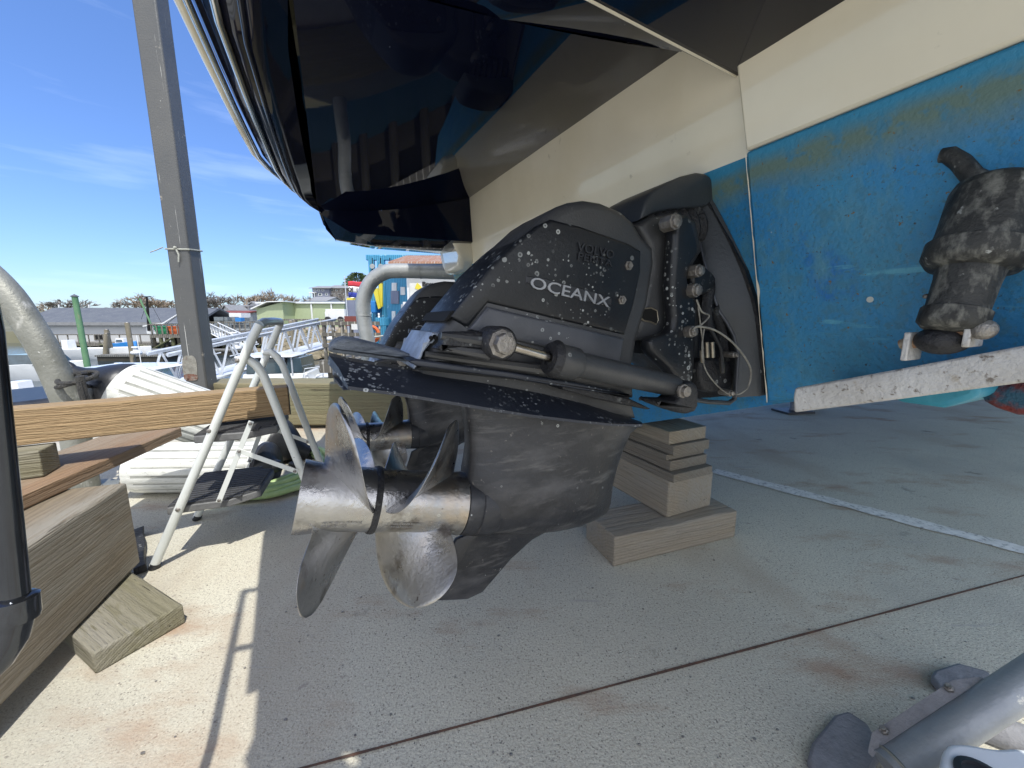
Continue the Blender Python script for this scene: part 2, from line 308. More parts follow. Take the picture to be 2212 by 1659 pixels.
def rnd(pts, it=1):    # corner-cutting smoother for closed 2-D outlines
    for _ in range(it):
        q = []
        for i in range(len(pts)):
            a = pts[i]; b = pts[(i+1) % len(pts)]
            q.append((a[0]*.8+b[0]*.2, a[1]*.8+b[1]*.2)); q.append((a[0]*.2+b[0]*.8, a[1]*.2+b[1]*.8))
        pts = q
    return pts
def uz(pts, v): # sight-line outline -> (u,z) in the plane at athwart distance v
    o = []
    for p in pts:
        q = at_v(p[0], p[1], v); o.append((q.dot(U), q.z))
    return o
def slab(mb, outline, vc, half, edge=.012, mi=0, steps=3):
    rings = []
    prof = [(-half+edge*(1-math.cos(t)), edge*(1-math.sin(t))) for t in [math.pi/2*k/steps for k in range(steps+1)]]
    prof = prof + [(-a, b) for a, b in prof[::-1]]
    for dv_, ins in prof: rings.append([B(u, vc+dv_, z) for u, z in (inset(outline, ins) if ins > 1e-5 else outline)])
    return mb.loft(rings, True, True, mi)
def text_mb(body, size, right, up, origin, ext=.002, sx=1.0, bold=0.0, align='LEFT'):
    c = bpy.data.curves.new('t', 'FONT'); c.body = body; c.size = size; c.extrude = ext; c.offset = bold; c.resolution_u = 3; c.align_x = align
    o = bpy.data.objects.new('t', c); COL.objects.link(o)
    bpy.context.view_layer.update()
    me = bpy.data.meshes.new_from_object(o.evaluated_get(bpy.context.evaluated_depsgraph_get()))
    r = Vector(right).normalized(); u = Vector(up); u = (u-r*u.dot(r)).normalized(); nn = r.cross(u)
    mb = MB(); mb.add([Vector(origin)+r*v.co.x*sx+u*v.co.y+nn*v.co.z for v in me.vertices], [tuple(p.vertices) for p in me.polygons])
    bpy.data.objects.remove(o); bpy.data.curves.remove(c); bpy.data.meshes.remove(me)
    return mb
def arc(p0, p1, p2, n=8):
    p0, p1, p2 = map(Vector, (p0, p1, p2)); return [p0*(1-t)**2+p1*2*t*(1-t)+p2*t*t for t in [k/n for k in range(n+1)]]
# ================================================================ GROUND
def sheet(name, pts, z, m, n=1):
    mb = MB(); mb.add([(x, y, z) for x, y in pts], [tuple(range(len(pts)))]); return struct(mb.build(name, m, smooth=0, recalc=False))
EDGE_Y = 3.42
mb = MB()
mb.add([(-9,-40,0),(1.6,-40,0),(1.6,EDGE_Y,0),(-9,EDGE_Y,0)], [(0,1,2,3)]); mb.add([(1.6,-40,0),(60,-40,0),(60,34,0),(1.6,34,0),(1.6,EDGE_Y,0)], [(0,1,2,3,4)])
mb.add([(-9,EDGE_Y,0),(1.6,EDGE_Y,0),(1.6,EDGE_Y,-3),(-9,EDGE_Y,-3)], [(0,1,2,3)]); mb.add([(1.6,EDGE_Y,0),(1.6,34,0),(1.6,34,-3),(1.6,EDGE_Y,-3)], [(0,1,2,3)])
mb.add([(-9,-40,0),(-9,EDGE_Y,0),(-9,EDGE_Y,-3),(-9,-40,-3)], [(0,1,2,3)])
struct(mb.build('concrete_yard', 'concrete', smooth=0))
def strip(name, a, b, wdt, z, m, ext0=0, ext1=0):
    a = Vector(a); b = Vector(b); d = (b-a).normalized(); a = a-d*ext0; b = b+d*ext1; s = Vector((-d.y, d.x, 0))*wdt/2
    n = 60; mb = MB(); vs = []
    for i in range(n+1):
        c = a.lerp(b, i/n); j = random.uniform(.75, 1.25); vs += [c+s*j+ZZ*z, c-s*j+ZZ*z]
    mb.add(vs, [(2*i, 2*i+1, 2*i+3, 2*i+2) for i in range(n)]); return struct(mb.build(name, m, smooth=0))
strip('joint_line', at_z(700,1650), at_z(2212,1245), .0065, .004, 'joint', .5, 2.0)
strip('painted_line', at_z(1550,1020), at_z(2212,1190), .085, .004, 'white_line', .02, 3)
# ================================================================ BOAT
V0 = .793; WL = 1.271
def TUz(z): return 1.191-.23*z            # raked transom plane
TU = 1.03
NT = (U + ZZ*.23)
def at_T(x, y, off=0.0): return on(x, y, NT, 1.191-off)
boat = thing('motor_yacht', 'big navy, cream and blue motor yacht hauled out overhead, stern towards the camera', 'boat', B(TU, 1.40, 0))
def T(v, z, off=0.0): return B(TUz(z)-off, v, z)
KC = 1.40
near = [(1.40,.395),(1.109,.499),(.578,.69),(.2,.825),(-.16,.955),(-.20,.965),(-.215,1.06),(-.235,WL),(-.27,1.435),(-.31,1.52),(-.62,1.75),(-.62,2.3)]
def hull_section(u, k=1.0, lift=0.0):
    def q(v, z): return B(u-.23*(z-.7), KC+(v-KC)*k, z+lift)
    far_ = [(2*KC-v, z) for v, z in near]
    return [q(*p) for p in near] + [q(*p) for p in far_[::-1][:-1]]
mbh = MB()
secs = [hull_section(TU), hull_section(TU+3, 1.0, .0), hull_section(TU+6, .93, .05), hull_section(TU+8.5, .7, .25), hull_section(TU+10.5, .30, .9)]
n = len(secs[0])
for i in range(len(secs)-1):
    for j in range(n):
        j2 = (j+1) % n
        zz_ = (secs[0][j].z+secs[0][j2].z)/2
        mbh.add([secs[i][j], secs[i][j2], secs[i+1][j2], secs[i+1][j]], [(0,1,2,3)], 1 if zz_ < WL-.05 else (0 if zz_ < 1.42 else 2))
mbh.add(secs[-1], [tuple(range(n))], 2)
blue = [T(v, z) for v, z in near[:8]] + [T(2*KC-v, z) for v, z in near[1:8][::-1]]
hull = mbh.build('hull', ['cream','antifoul','navy'], boat, smooth=30)
mb = MB(); mb.add(blue, [tuple(range(len(blue)))]); mb.build('transom_below_waterline', 'antifoul', boat, smooth=0)
cr = [T(-.235,WL),T(-.27,1.435),T(-.31,1.8),T(3.1,1.8),T(3.07,1.435),T(3.035,WL)]
mb = MB(); mb.add(cr, [tuple(range(len(cr)))]); mb.build('transom_above_waterline', 'cream', boat, smooth=0)
PO = .028
e_top = at_T(1590,172,PO); e_wl = at_T(1611,341,PO); e_bot = at_T(1657,862,PO)
vt, vw, vb = VV.dot(e_top), VV.dot(e_wl), VV.dot(e_bot)
mb = MB(); mb.prism([T(vw,WL,PO),T(vb,.69,PO),T(.2,.825,PO),T(-.15,.955,PO),T(-.205,1.06,PO),T(-.225,WL,PO)], U*.04); mb.build('blue_transom_pad','antifoul',boat,smooth=30,bevel=.006)
mb = MB(); mb.prism([T(vt,1.46,PO+.0005),T(vw,WL+.001,PO+.0005),T(-.225,WL+.001,PO+.0005),T(-.26,1.46,PO+.0005)], U*.04); mb.build('cream_transom_pad','cream',boat,smooth=30,bevel=.006)
# chipped edge of the pad: bare filler showing along the crease
mb = MB(); pts = [T(vw+(vb-vw)*t, WL+(.69-WL)*t, PO+.0008) for t in [k/40 for k in range(41)]]
wv = [random.uniform(.0006,.0035)*(2.2 if 18 < k < 23 or 3 < k < 11 else 1) for k in range(41)]
mb.add([q for p, a_ in zip(pts, wv) for q in (p+VV*.0008, p-VV*a_*.8)], [(2*i,2*i+1,2*i+3,2*i+2) for i in range(40)]); mb.build('chipped_edge','cream',boat,smooth=0)
# port quarter of the transom: cream knee under the far sponson
kn = [T(2.44,1.60,.04),T(2.50,1.40,.10),T(2.52,1.30,.10),T(2.62,1.24,.08),T(2.98,1.24,.08),T(3.02,1.30,.08),T(3.04,1.40,.08),T(3.04,1.6,.04)]
MB().prism(kn, U*.12).build('transom_knee', 'cream', boat, smooth=40, bevel=.03, seg=4)
PZ = 1.455
pm = MB()
vs_ = [.80, 1.2, 1.6, 2.0, 2.36]
def ceil(u, v):
    f = (v-.80)/1.56; zt = 1.556+.076*f; s = max(0, (u+.02)/(.85)); return PZ+.012+(zt-PZ-.012)*(s**1.7)
us = [-.02+ .87*k/10 for k in range(11)]
pm.loft([[B(u, v, ceil(u, v)) for v in vs_] for u in us], False, False)
def AE(v): return -.06 - .028*math.sin(max(0,min(1,(v-.1)/2.4))*math.pi) + (.085*((v-2.05)/.35)**2 if v > 2.05 else 0) + .06*max(0, (.9-v)/.9)**.6
vv2 = [.10,.25,.5,.8,1.05,1.3,1.5,1.7,1.9,2.05,2.15,2.25,2.36]
prof = [(.045,.018),(.005,.004),(-.008,-.003),(-.020,-.002),(-.025,.008),(-.029,.020),(-.043,.019),(-.053,.022),(-.058,.034),(-.066,.040),(-.085,.051),(-.096,.055),(-.101,.070),(-.113,.079),(-.128,.103),(-.134,.128),(-.128,.15),(-.125,.20),(.1,.21)]
def KS(v): return 1.0 if v < 1.95 else 1.0-.60*((v-1.95)/.41)
def fasc(v, s=None):
    s = KS(v) if s is None else s
    return [B(AE(v)+du*s, v, PZ+dz) for du, dz in prof]
pm.loft([fasc(v) for v in vv2], False, False)
pm.loft([[B(.08,.0,PZ+.018), B(.26,-.30,1.46), B(.90,-.27,1.43)], [B(-.03,.66,1.49), B(.35,.66,1.47), B(.88,.664,1.435)], [B(-.02,.80,PZ+.012), B(.35,.80,ceil(.35,.80)), B(.85,.798,1.556)]], False, False)
pm.loft([[B(.0,2.36,PZ+.010), B(.3,2.36,ceil(.3,2.36)), B(.84,2.36,1.635)], [B(.0,2.37,PZ-.01),B(.14,2.39,1.37),B(.88,2.47,1.395)], [B(.06,2.55,1.36),B(.3,2.62,1.35),B(.88,2.72,1.37)], [B(.07,2.82,1.39),B(.3,2.9,1.38),B(.88,3.04,1.40)], [B(.03,2.9,1.5),B(.3,3.0,1.5),B(.88,3.1,1.5)], [B(.03,2.92,1.66),B(.3,3.02,1.66),B(.88,3.1,1.66)]], False, False)
pm.loft([fasc(2.36), [p+U*.02+VV*.16-ZZ*.05*(1 if i < 8 else .3) for i, p in enumerate(fasc(2.36,.36))], [p+U*.06+VV*.36-ZZ*.06*(1 if i < 8 else .3) for i, p in enumerate(fasc(2.36,.25))], [p+U*.14+VV*.52-ZZ*.04*(1 if i < 8 else .3) for i, p in enumerate(fasc(2.36,.2))]], False, False)
pm.add([B(-.12,.10,PZ+.2),B(-.185,1.0,PZ+.2),B(-.19,1.9,PZ+.2),B(-.02,2.36,PZ+.2),B(.03,2.92,PZ+.21),B(.9,3.1,PZ+.21),B(.9,-.6,PZ+.21),B(.25,-.42,PZ+.205),B(.06,-.06,PZ+.205),B(-.08,.02,PZ+.2)], [tuple(range(10))])
cor = [B(AE(.10)+q[0], .10, PZ+q[1]) for q in prof]
c2_ = [B(-.05-.10*(k/18), .045-.02*(k/18), PZ+prof[k][1]) for k in range(len(prof))]
c3_ = [B(.08-.06*(k/18), .0-.02*(k/18), PZ+prof[k][1]) for k in range(len(prof))]
c35 = [B(.26-.02*(k/18), -.30-.12*(k/18), PZ+prof[k][1]) for k in range(len(prof))]
c4_ = [B(.9, -.3-.3*(k/18), PZ+prof[k][1]) for k in range(len(prof))]
pm.loft([cor, c2_, c3_, c35, c4_], False, False)
plat = pm.build('swim_platform', 'navy', boat, smooth=50, recalc=False)
for (du, dz, r, m, nm) in ((-.145,.090,.013,'cream','rub_rail'), (-.128,.074,.008,'chrome','rub_rail'), (-.075,.038,.008,'chrome','rub_rail'), (-.030,.010,.006,'navy','rub_rail')):
    pts = [B(AE(v)+du*KS(v), v, PZ+dz) for v in vv2[1:]]
    pts += [B(AE(2.36)+du*.36+.02, 2.52, PZ+dz), B(AE(2.36)+du*.25+.06, 2.72, PZ+dz)]
    MB().tube(pts, [r*(KS(v)**.5) for v in vv2[1:]]+[r*.5, r*.3], 10).build(nm, m, plat)
MB().tube([B(.2,.655,1.478), B(.86,.660,1.4365)], .0028, 8).build('hull_seam', 'cream', plat)
# ---------------------------------------------------------------- stern drive
AX = (U*math.cos(R(14.2)) - ZZ*math.sin(R(14.2))).normalized(); UP = (U*math.sin(R(14.2)) + ZZ*math.cos(R(14.2))).normalized(); NS = -VV
HUB = B(-.078, V0, .569)
PIV = B(.93, V0, 1.02)
def drv():
    mb = MB()
    up = uz([z2(*p) for p in [(165,925),(235,830),(350,690),(480,540),(640,385),(760,275),(840,225),(900,203),(980,191),(1080,206),(1200,258),(1262,312),(1312,395),(1380,460),(1387,560),(1350,790),(1292,985),(1262,1150),(1275,1330),(600,1225),(22,1165),(55,1095),(100,1015)]], V0-.06)
    slab(mb, up, V0, .097, .022, steps=4)
    # arm reaching forward to the shield
    g = uz([z2(*p) for p in [(1300,330),(1400,275),(1550,250),(1650,300),(1690,480),(1640,560),(1640,720),(1680,800),(1665,1200),(1640,1300),(1540,1310),(1540,1210),(1390,1080),(1392,1000),(1280,1000),(1330,790),(1375,560),(1360,450)]], V0-.05)
    slab(mb, g, V0, .075, .02)
    return mb.build('stern_drive', 'satin', boat, loc=PIV, smooth=45)
d = drv()
# black side covers
bp_ = uz(([z2(*p) for p in [(240,860),(480,565),(650,405),(760,318),(838,283),(1000,322),(1290,424),(1368,470),(1366,600),(1325,790),(1272,968),(1000,905),(465,778),(345,930)]]), V0-.104)
mb = MB(); slab(mb, bp_, V0, .103, .007); cov = mb.build('cowl_cover', 'black', d, smooth=40)
lp_ = uz(([z2(*p) for p in [(352,938),(468,800),(1000,925),(1274,990),(1246,1140),(900,1060),(560,985)]]), V0-.112)
mb = MB(); slab(mb, lp_, V0, .108, .006); mb.build('lower_cover', 'panel', d, smooth=40)
# recessed panel steps and name plate on the cover
npz = uz(rnd([z2(*p) for p in [(692,606),(1192,742),(1188,806),(684,672)]]), V0-.105)
mb = MB(); slab(mb, npz, V0, .1048, .0015, steps=1); mb.build('name_plate', 'emboss', cov)
pv = V0-.1062
def text_on(body, pa, pb, plane_v, ht, m, name, parent, ext=.0012, bold=0, fit=True, slant=False):
    a = at_v(*pa, plane_v); b = at_v(*pb, plane_v); r = b-a; wd = r.length; r = r.normalized(); upv = VV.cross(r)*-1
    if upv.z < 0: upv = -upv
    mb = text_mb(body, ht/.72, r, upv, a, ext, 1, bold); xs = [(v-a).dot(r) for v in mb.v]; s = wd/max(xs)
    for v in mb.v: v += r*((v-a).dot(r)*(s-1))
    return mb.build(name, m, parent, smooth=0)
text_on('OCEANX', z2(702,686), z2(1172,804), pv, .0225, 'silver', 'lettering', cov, bold=.0002)
text_on('VOLVO', z2(985,470), z2(1200,520), pv, .018, 'emboss', 'lettering', cov, .0015)
text_on('PENTA', z2(985,520), z2(1190,566), pv, .014, 'emboss', 'lettering', cov, .0015)
for p in (z2(1290,560), z2(1250,762)):
    c = at_v(*p, V0-.104); MB().lathe(c-NS*.004, NS, [(0,.0105),(.006,.0105),(.0065,.007),(.011,.007),(.011,0)], 6).build('bolt', 'bolt', cov, smooth=20)
# dark vent slot near the tail of the cowl
sl_ = uz([z2(*p) for p in [(205,885),(240,832),(268,822),(262,850),(225,890)]], V0-.10)
mb = MB(); slab(mb, sl_, V0, .099, .002, steps=1); mb.build('vent_slot', 'hole', d)
# lower unit: horizontal lofted sections
rows = [((1112,250),(2170,380),.036),((1128,330),(2100,440),.036),((1142,420),(2055,540),.038),((1146,520),(2020,640),.042),((1138,600),(1995,730),.050),((1125,640),(1985,790),.058)]
secs_ = []
def foil(A, F, hw, nn=20):
    A = at_v(*z3(*A), V0); F = at_v(*z3(*F), V0); o1 = []; o2 = []
    for k in range(nn+1):
        s2 = (1-math.cos(k/nn*math.pi))/2
        y = hw*(.40+.60*min(1, (s2/.16)**.6))*(math.sqrt(max(0, 1-((s2-.42)/.58)**2)) if s2 > .42 else 1)
        c = A.lerp(F, s2); o1.append(c+NS*y); o2.append(c-NS*max(y, .0004))
    return o1 + o2[::-1]
mb = MB()
allrows = [((1112,250),(2170,380),.044),((1128,330),(2100,440),.047),((1142,420),(2055,540),.051),((1146,520),(2020,640),.056),((1138,600),(1995,730),.062),((1128,660),(1985,790),.067),((1126,740),(1978,840),.0705),((1135,840),(1960,885),.0705),((1150,905),(1915,918),.064),((1165,955),(1840,955),.053),((1175,985),(1745,985),.040),((1180,1003),(1640,1006),.026),((1175,1016),(1610,1020),.014),((1075,1062),(1525,1068),.010),((1010,1190),(1402,1180),.009),((948,1300),(1312,1285),.007),((905,1380),(1235,1375),.005),((885,1425),(1150,1416),.002)]
mb.loft([foil(*r) for r in allrows], True, True)
lu = mb.build('lower_unit', 'gear', d, smooth=60)
mb = MB(); ft = at_v(*z3(1180,845), V0); XL = (ft-HUB).dot(AX); C = lambda x: HUB+AX*x
mb.lathe(C(0), AX, [(XL-.035,.058),(XL-.033,.0685),(XL-.004,.0705),(XL,.0685),(XL+.002,.0712),(XL+.03,.0712),(XL+.05,.066),(XL+.06,0)], 40)
mb.build('gearcase', 'gear', d, smooth=50)
# water pick-up cover and seam
ip = uz(rnd([z3(*p) for p in [(1772,500),(1850,508),(1838,702),(1756,694)]]), V0-.062)
mb = MB(); slab(mb, ip, V0, .0455, .002); mb.build('intake_cover', 'gear', d)
# anti-ventilation plates
def wing(nm, inner, outer, v_in, v_out, m, th=.009):
    mb = MB()
    for sgn in (1, -1):
        I = [at_v(*p, V0-v_in) for p in inner]; O = [at_v(*p, V0-v_out) for p in outer]
        rings = []
        for i in range(len(I)):
            a, b = I[i], O[i]; mid = a.lerp(b, .5)+UP*.004
            ring = [a, mid, b, b-UP*th*.6, mid-UP*th*1.3, a-UP*th*1.6]
            if sgn < 0: ring = [p + VV*2*(V0-p.dot(VV)) for p in ring]
            rings.append(ring)
        mb.loft(rings, True, True)
    return mb.build(nm, m, d, smooth=40)
inner = [(711,768),(765,781),(850,795),(930,806),(1050,824),(1150,842),(1250,866),(1330,892),(1384,913)]
outer = [(752,834),(795,840),(850,847),(930,860),(1050,880),(1150,896),(1250,908),(1320,915),(1388,917)]
wing('cavitation_plate', inner, outer, .035, .135, 'plate')
# neck between plate and housing
nk = uz([(905,800),(905,755),(1360,850),(1375,905),(1300,905),(1005,868),(905,840)], V0-.04)
mb = MB(); slab(mb, nk, V0, .045, .015); mb.build('neck', 'satin', d)
tp = uz([z2(*p) for p in [(-10,1120),(60,1112),(600,1186),(1000,1252),(1296,1318),(1294,1328),(1000,1290),(600,1222),(40,1150)]], V0-.11)
mb = MB(); slab(mb, tp, V0, .112, .004); mb.build('splash_plate', 'plate', d)
tp = uz([z2(*p) for p in [(900,1262),(1150,1310),(1300,1345),(1422,1403),(1400,1408),(1250,1378),(1100,1345),(900,1290)]], V0-.10)
mb = MB(); slab(mb, tp, V0, .10, .003); mb.build('splash_plate', 'grime', d)
tf = uz(rnd([r3(*p) for p in [(200,1255),(222,1200),(290,1148),(380,1132),(520,1155),(1080,1300),(1085,1365),(900,1345),(400,1285)]]), V0+.0)
mb = MB(); slab(mb, tf, V0+.06, .085, .008); mb.build('weathered_fin', 'weather', d)
an = uz([r3(*p) for p in [(1085,1305),(1110,1250),(1215,1075),(1300,1078),(1222,1180),(1145,1195),(1120,1310),(1045,1435),(1030,1415)]], V0-.10)
mb = MB(); slab(mb, an, V0, .100, .004); mb.build('sacrificial_anode', 'zinc', d)
for p in (z2(125,985), z2(152,985)):
    MB().lathe(at_v(*p, V0-.099), NS, [(0,.004),(.004,.004),(.004,0)], 8).build('screw', 'hole', d)
# steering fork and trim cylinder, both sides
def pair(nm, m, fn, smooth=40):
    mb = fn(); mb.build(nm, m, d, smooth=smooth)
    m2 = MB(); m2.add([p+VV*2*(V0-p.dot(VV)) for p in mb.v], list(mb.f)); return m2.build(nm, m, d, smooth=smooth)
vc = V0-.165
eye = at_v(*z2(520,1016), vc); rb = at_v(*z2(832,1102), vc); cb = at_v(*z2(860,1112), vc); ce = at_v(*z2(1555,1268), vc)
def fork():
    mb = MB()
    o = uz(rnd([z2(*p) for p in [(175,950),(330,945),(430,950),(470,955),(560,965),(570,1060),(520,1098),(440,1080),(150,1055),(140,1040),(180,1010)]]), V0-.135)
    slab(mb, o, V0-.135, .022, .01); 
    mb.lathe(eye-NS*.035, NS, [(0,.030),(.05,.030),(.055,.026),(.055,0)], 24); return mb
pair('steering_fork', 'grime', fork)
def ribs():
    mb = MB()
    for (y0, y1, hh) in ((972,1010,24), (1040,1085,20)):
        a = at_v(*z2(185,y0), V0-.150); b = at_v(*z2(470,y1), V0-.155); mb.tube([a, a.lerp(b,.5), b], [.006,.008,.010], 8)
    a = at_v(*z2(90,1080), V0-.10); b = at_v(*z2(900,1185), V0-.12); mb.tube([a, b], [.006,.012], 8)
    return mb
pair('housing_rib', 'satin', ribs)
pair('piston_rod', 'steelrod', lambda: MB().tube([eye, rb, cb], .009, 16))
def cyl():
    mb = MB(); dd = (ce-cb).normalized(); Lc = (ce-cb).length
    mb.lathe(cb, dd, [(-.012,.012),(-.012,.025),(-.006,.031),(0,.032),(.045,.032),(.05,.028),(.056,.0255),(Lc*.55,.0255),(Lc,.0245),(Lc+.01,.02),(Lc+.01,0)], 32); return mb
pair('trim_cylinder', 'satin', cyl)
pair('cylinder_collar', 'grime', lambda: MB().lathe(cb-(ce-cb).normalized()*.016, ce-cb, [(0,.014),(0,.030),(.012,.037),(.014,.037),(.014,.03)], 32, caps=False))
pair('trim_bolt', 'bolt', lambda: MB().lathe(eye+NS*.012, NS, [(0,.025),(.008,.025),(.010,.019),(.026,.018),(.028,.014),(.028,0)], 8), 25)
def endblk():
    mb = MB(); o = uz(rnd([z2(*p) for p in [(1530,1255),(1600,1225),(1645,1260),(1640,1400),(1560,1425),(1390,1360),(1400,1340),(1530,1345)]]), vc)
    slab(mb, o, vc, .03, .01); return mb
pair('cylinder_bracket', 'grime', endblk)
pair('trim_bolt', 'bolt', lambda: MB().lathe(at_v(*z2(1602,1296), vc-.026), NS, [(0,.016),(.006,.016),(.007,.012),(.016,.012),(.018,0)], 8), 25)
# ---------------------------------------------------------------- propellers
def prop(nm, x0, x1, r_a, r_b, xb, k, rake, label):
    mb = MB(); nx = 10
    mb.lathe(HUB, AX, [(x0+.004,r_a*.82),(x0+.0005,r_a*.92),(x0,r_a)]+[(x0+(x1-x0)*t/8, r_a+(r_b-r_a)*t/8-.0035*math.sin(math.pi*t/8)) for t in range(1,9)]+[(x1,r_b*.9)], 48, mi=0, caps=False)
    mb.lathe(HUB, AX, [(x0+.002,r_a*.86),(x0+.05,r_a*.80),(x0+.05,.02),(x0+.03,.02),(x0+.03,0)], 32, caps=False)
    r0 = .060; RT = .202
    for bl in range(3):
        off = R(120)*bl; nr, ntt = 22, 18; top = []; bot = []
        for i in range(nr+1):
            f = i/nr; f = 1-(1-f)**1.5; r = r0+(RT-r0)*f
            tm = R(45)+(R(23)-R(45))*(f**1.1); th_ = R(43)*(1-.20*f)*math.sqrt(max(0, 1-f**4.6))+R(.4)
            rt, rb_ = [], []
            for j in range(ntt+1):
                s = -1+2*j/ntt; t = tm+th_*s
                x = xb + k*t + (.006*f*(s*s)) - rake*f**1.4 ; P_ = HUB+AX*x+(UP*math.cos(t+off)+NS*math.sin(t+off))*r
                tng = (AX*k+(-UP*math.sin(t+off)+NS*math.cos(t+off))*r).normalized(); rad = UP*math.cos(t+off)+NS*math.sin(t+off); nn = tng.cross(rad).normalized()
                hh = (.0058*(1-f)**1.3+.0012)*math.sqrt(max(.02, 1-s**4))
                rt.append(P_+nn*hh); rb_.append(P_-nn*hh)
            top.append(rt); bot.append(rb_)
        rings = [top[i]+bot[i][::-1] for i in range(nr+1)]
        mb.loft(rings, True, True)
    o = mb.build(nm, 'bronze', d, smooth=55); o['label'] = label; return o
XS = .136
p1 = prop('propeller', 0, XS, .0705, .0640, .032, .066, .018, 'aft propeller of the pair, worn bronze with three blades')
p2 = prop('propeller', XS+.004, XL-.036, .0645, .0695, .296, -.093, .024, 'forward propeller of the pair, worn bronze with three blades')
MB().lathe(HUB, AX, [(XS-.004,.058),(XS-.004,.0665),(XS+.002,.068),(XS+.008,.0665),(XS+.008,.058)], 48, caps=False).build('hub_seam_ring', 'grime', d)
def hubtext(body, x0, x1, th0, r, ht, parent):
    mb = text_mb(body, ht/.72, (1,0,0), (0,0,1), (0,0,0), .0006); xs = max(v.x for v in mb.v); vs = []
    for v in mb.v:
        x = x0+(x1-x0)*v.x/xs; t = th0 - v.z/r; rr = r+(-v.y)+.0002
        vs.append(HUB+AX*x+(UP*math.cos(t)+NS*math.sin(t))*rr)
    mb.v = vs; return mb.build('lettering', 'etched', parent, smooth=0)
hubtext('VOLVO PENTA DUOPROP', .045, .115, R(112), .0653, .0045, d)
hubtext('PROPELLER', .045, .09, R(119), .0655, .0035, d)
hubtext('VOLVO PENTA DUOPROP', .172, .232, R(112), .0650, .0045, d)
hubtext('PROPELLER', .170, .215, R(119), .0650, .0035, d)
# far drive: the same unit, tilted down
def cptree(a, par):
    c = a.copy(); COL.objects.link(c); c.parent = par
    for ch in a.children: cptree(ch, c)
    return c
far = cptree(d, boat)
FAR_TILT = R(-11)
far.location = (PIV + VV*1.0 - U*.05) - boat.location
far.rotation_mode = 'QUATERNION'
from mathutils import Quaternion
far.rotation_quaternion = Quaternion(VV, FAR_TILT)
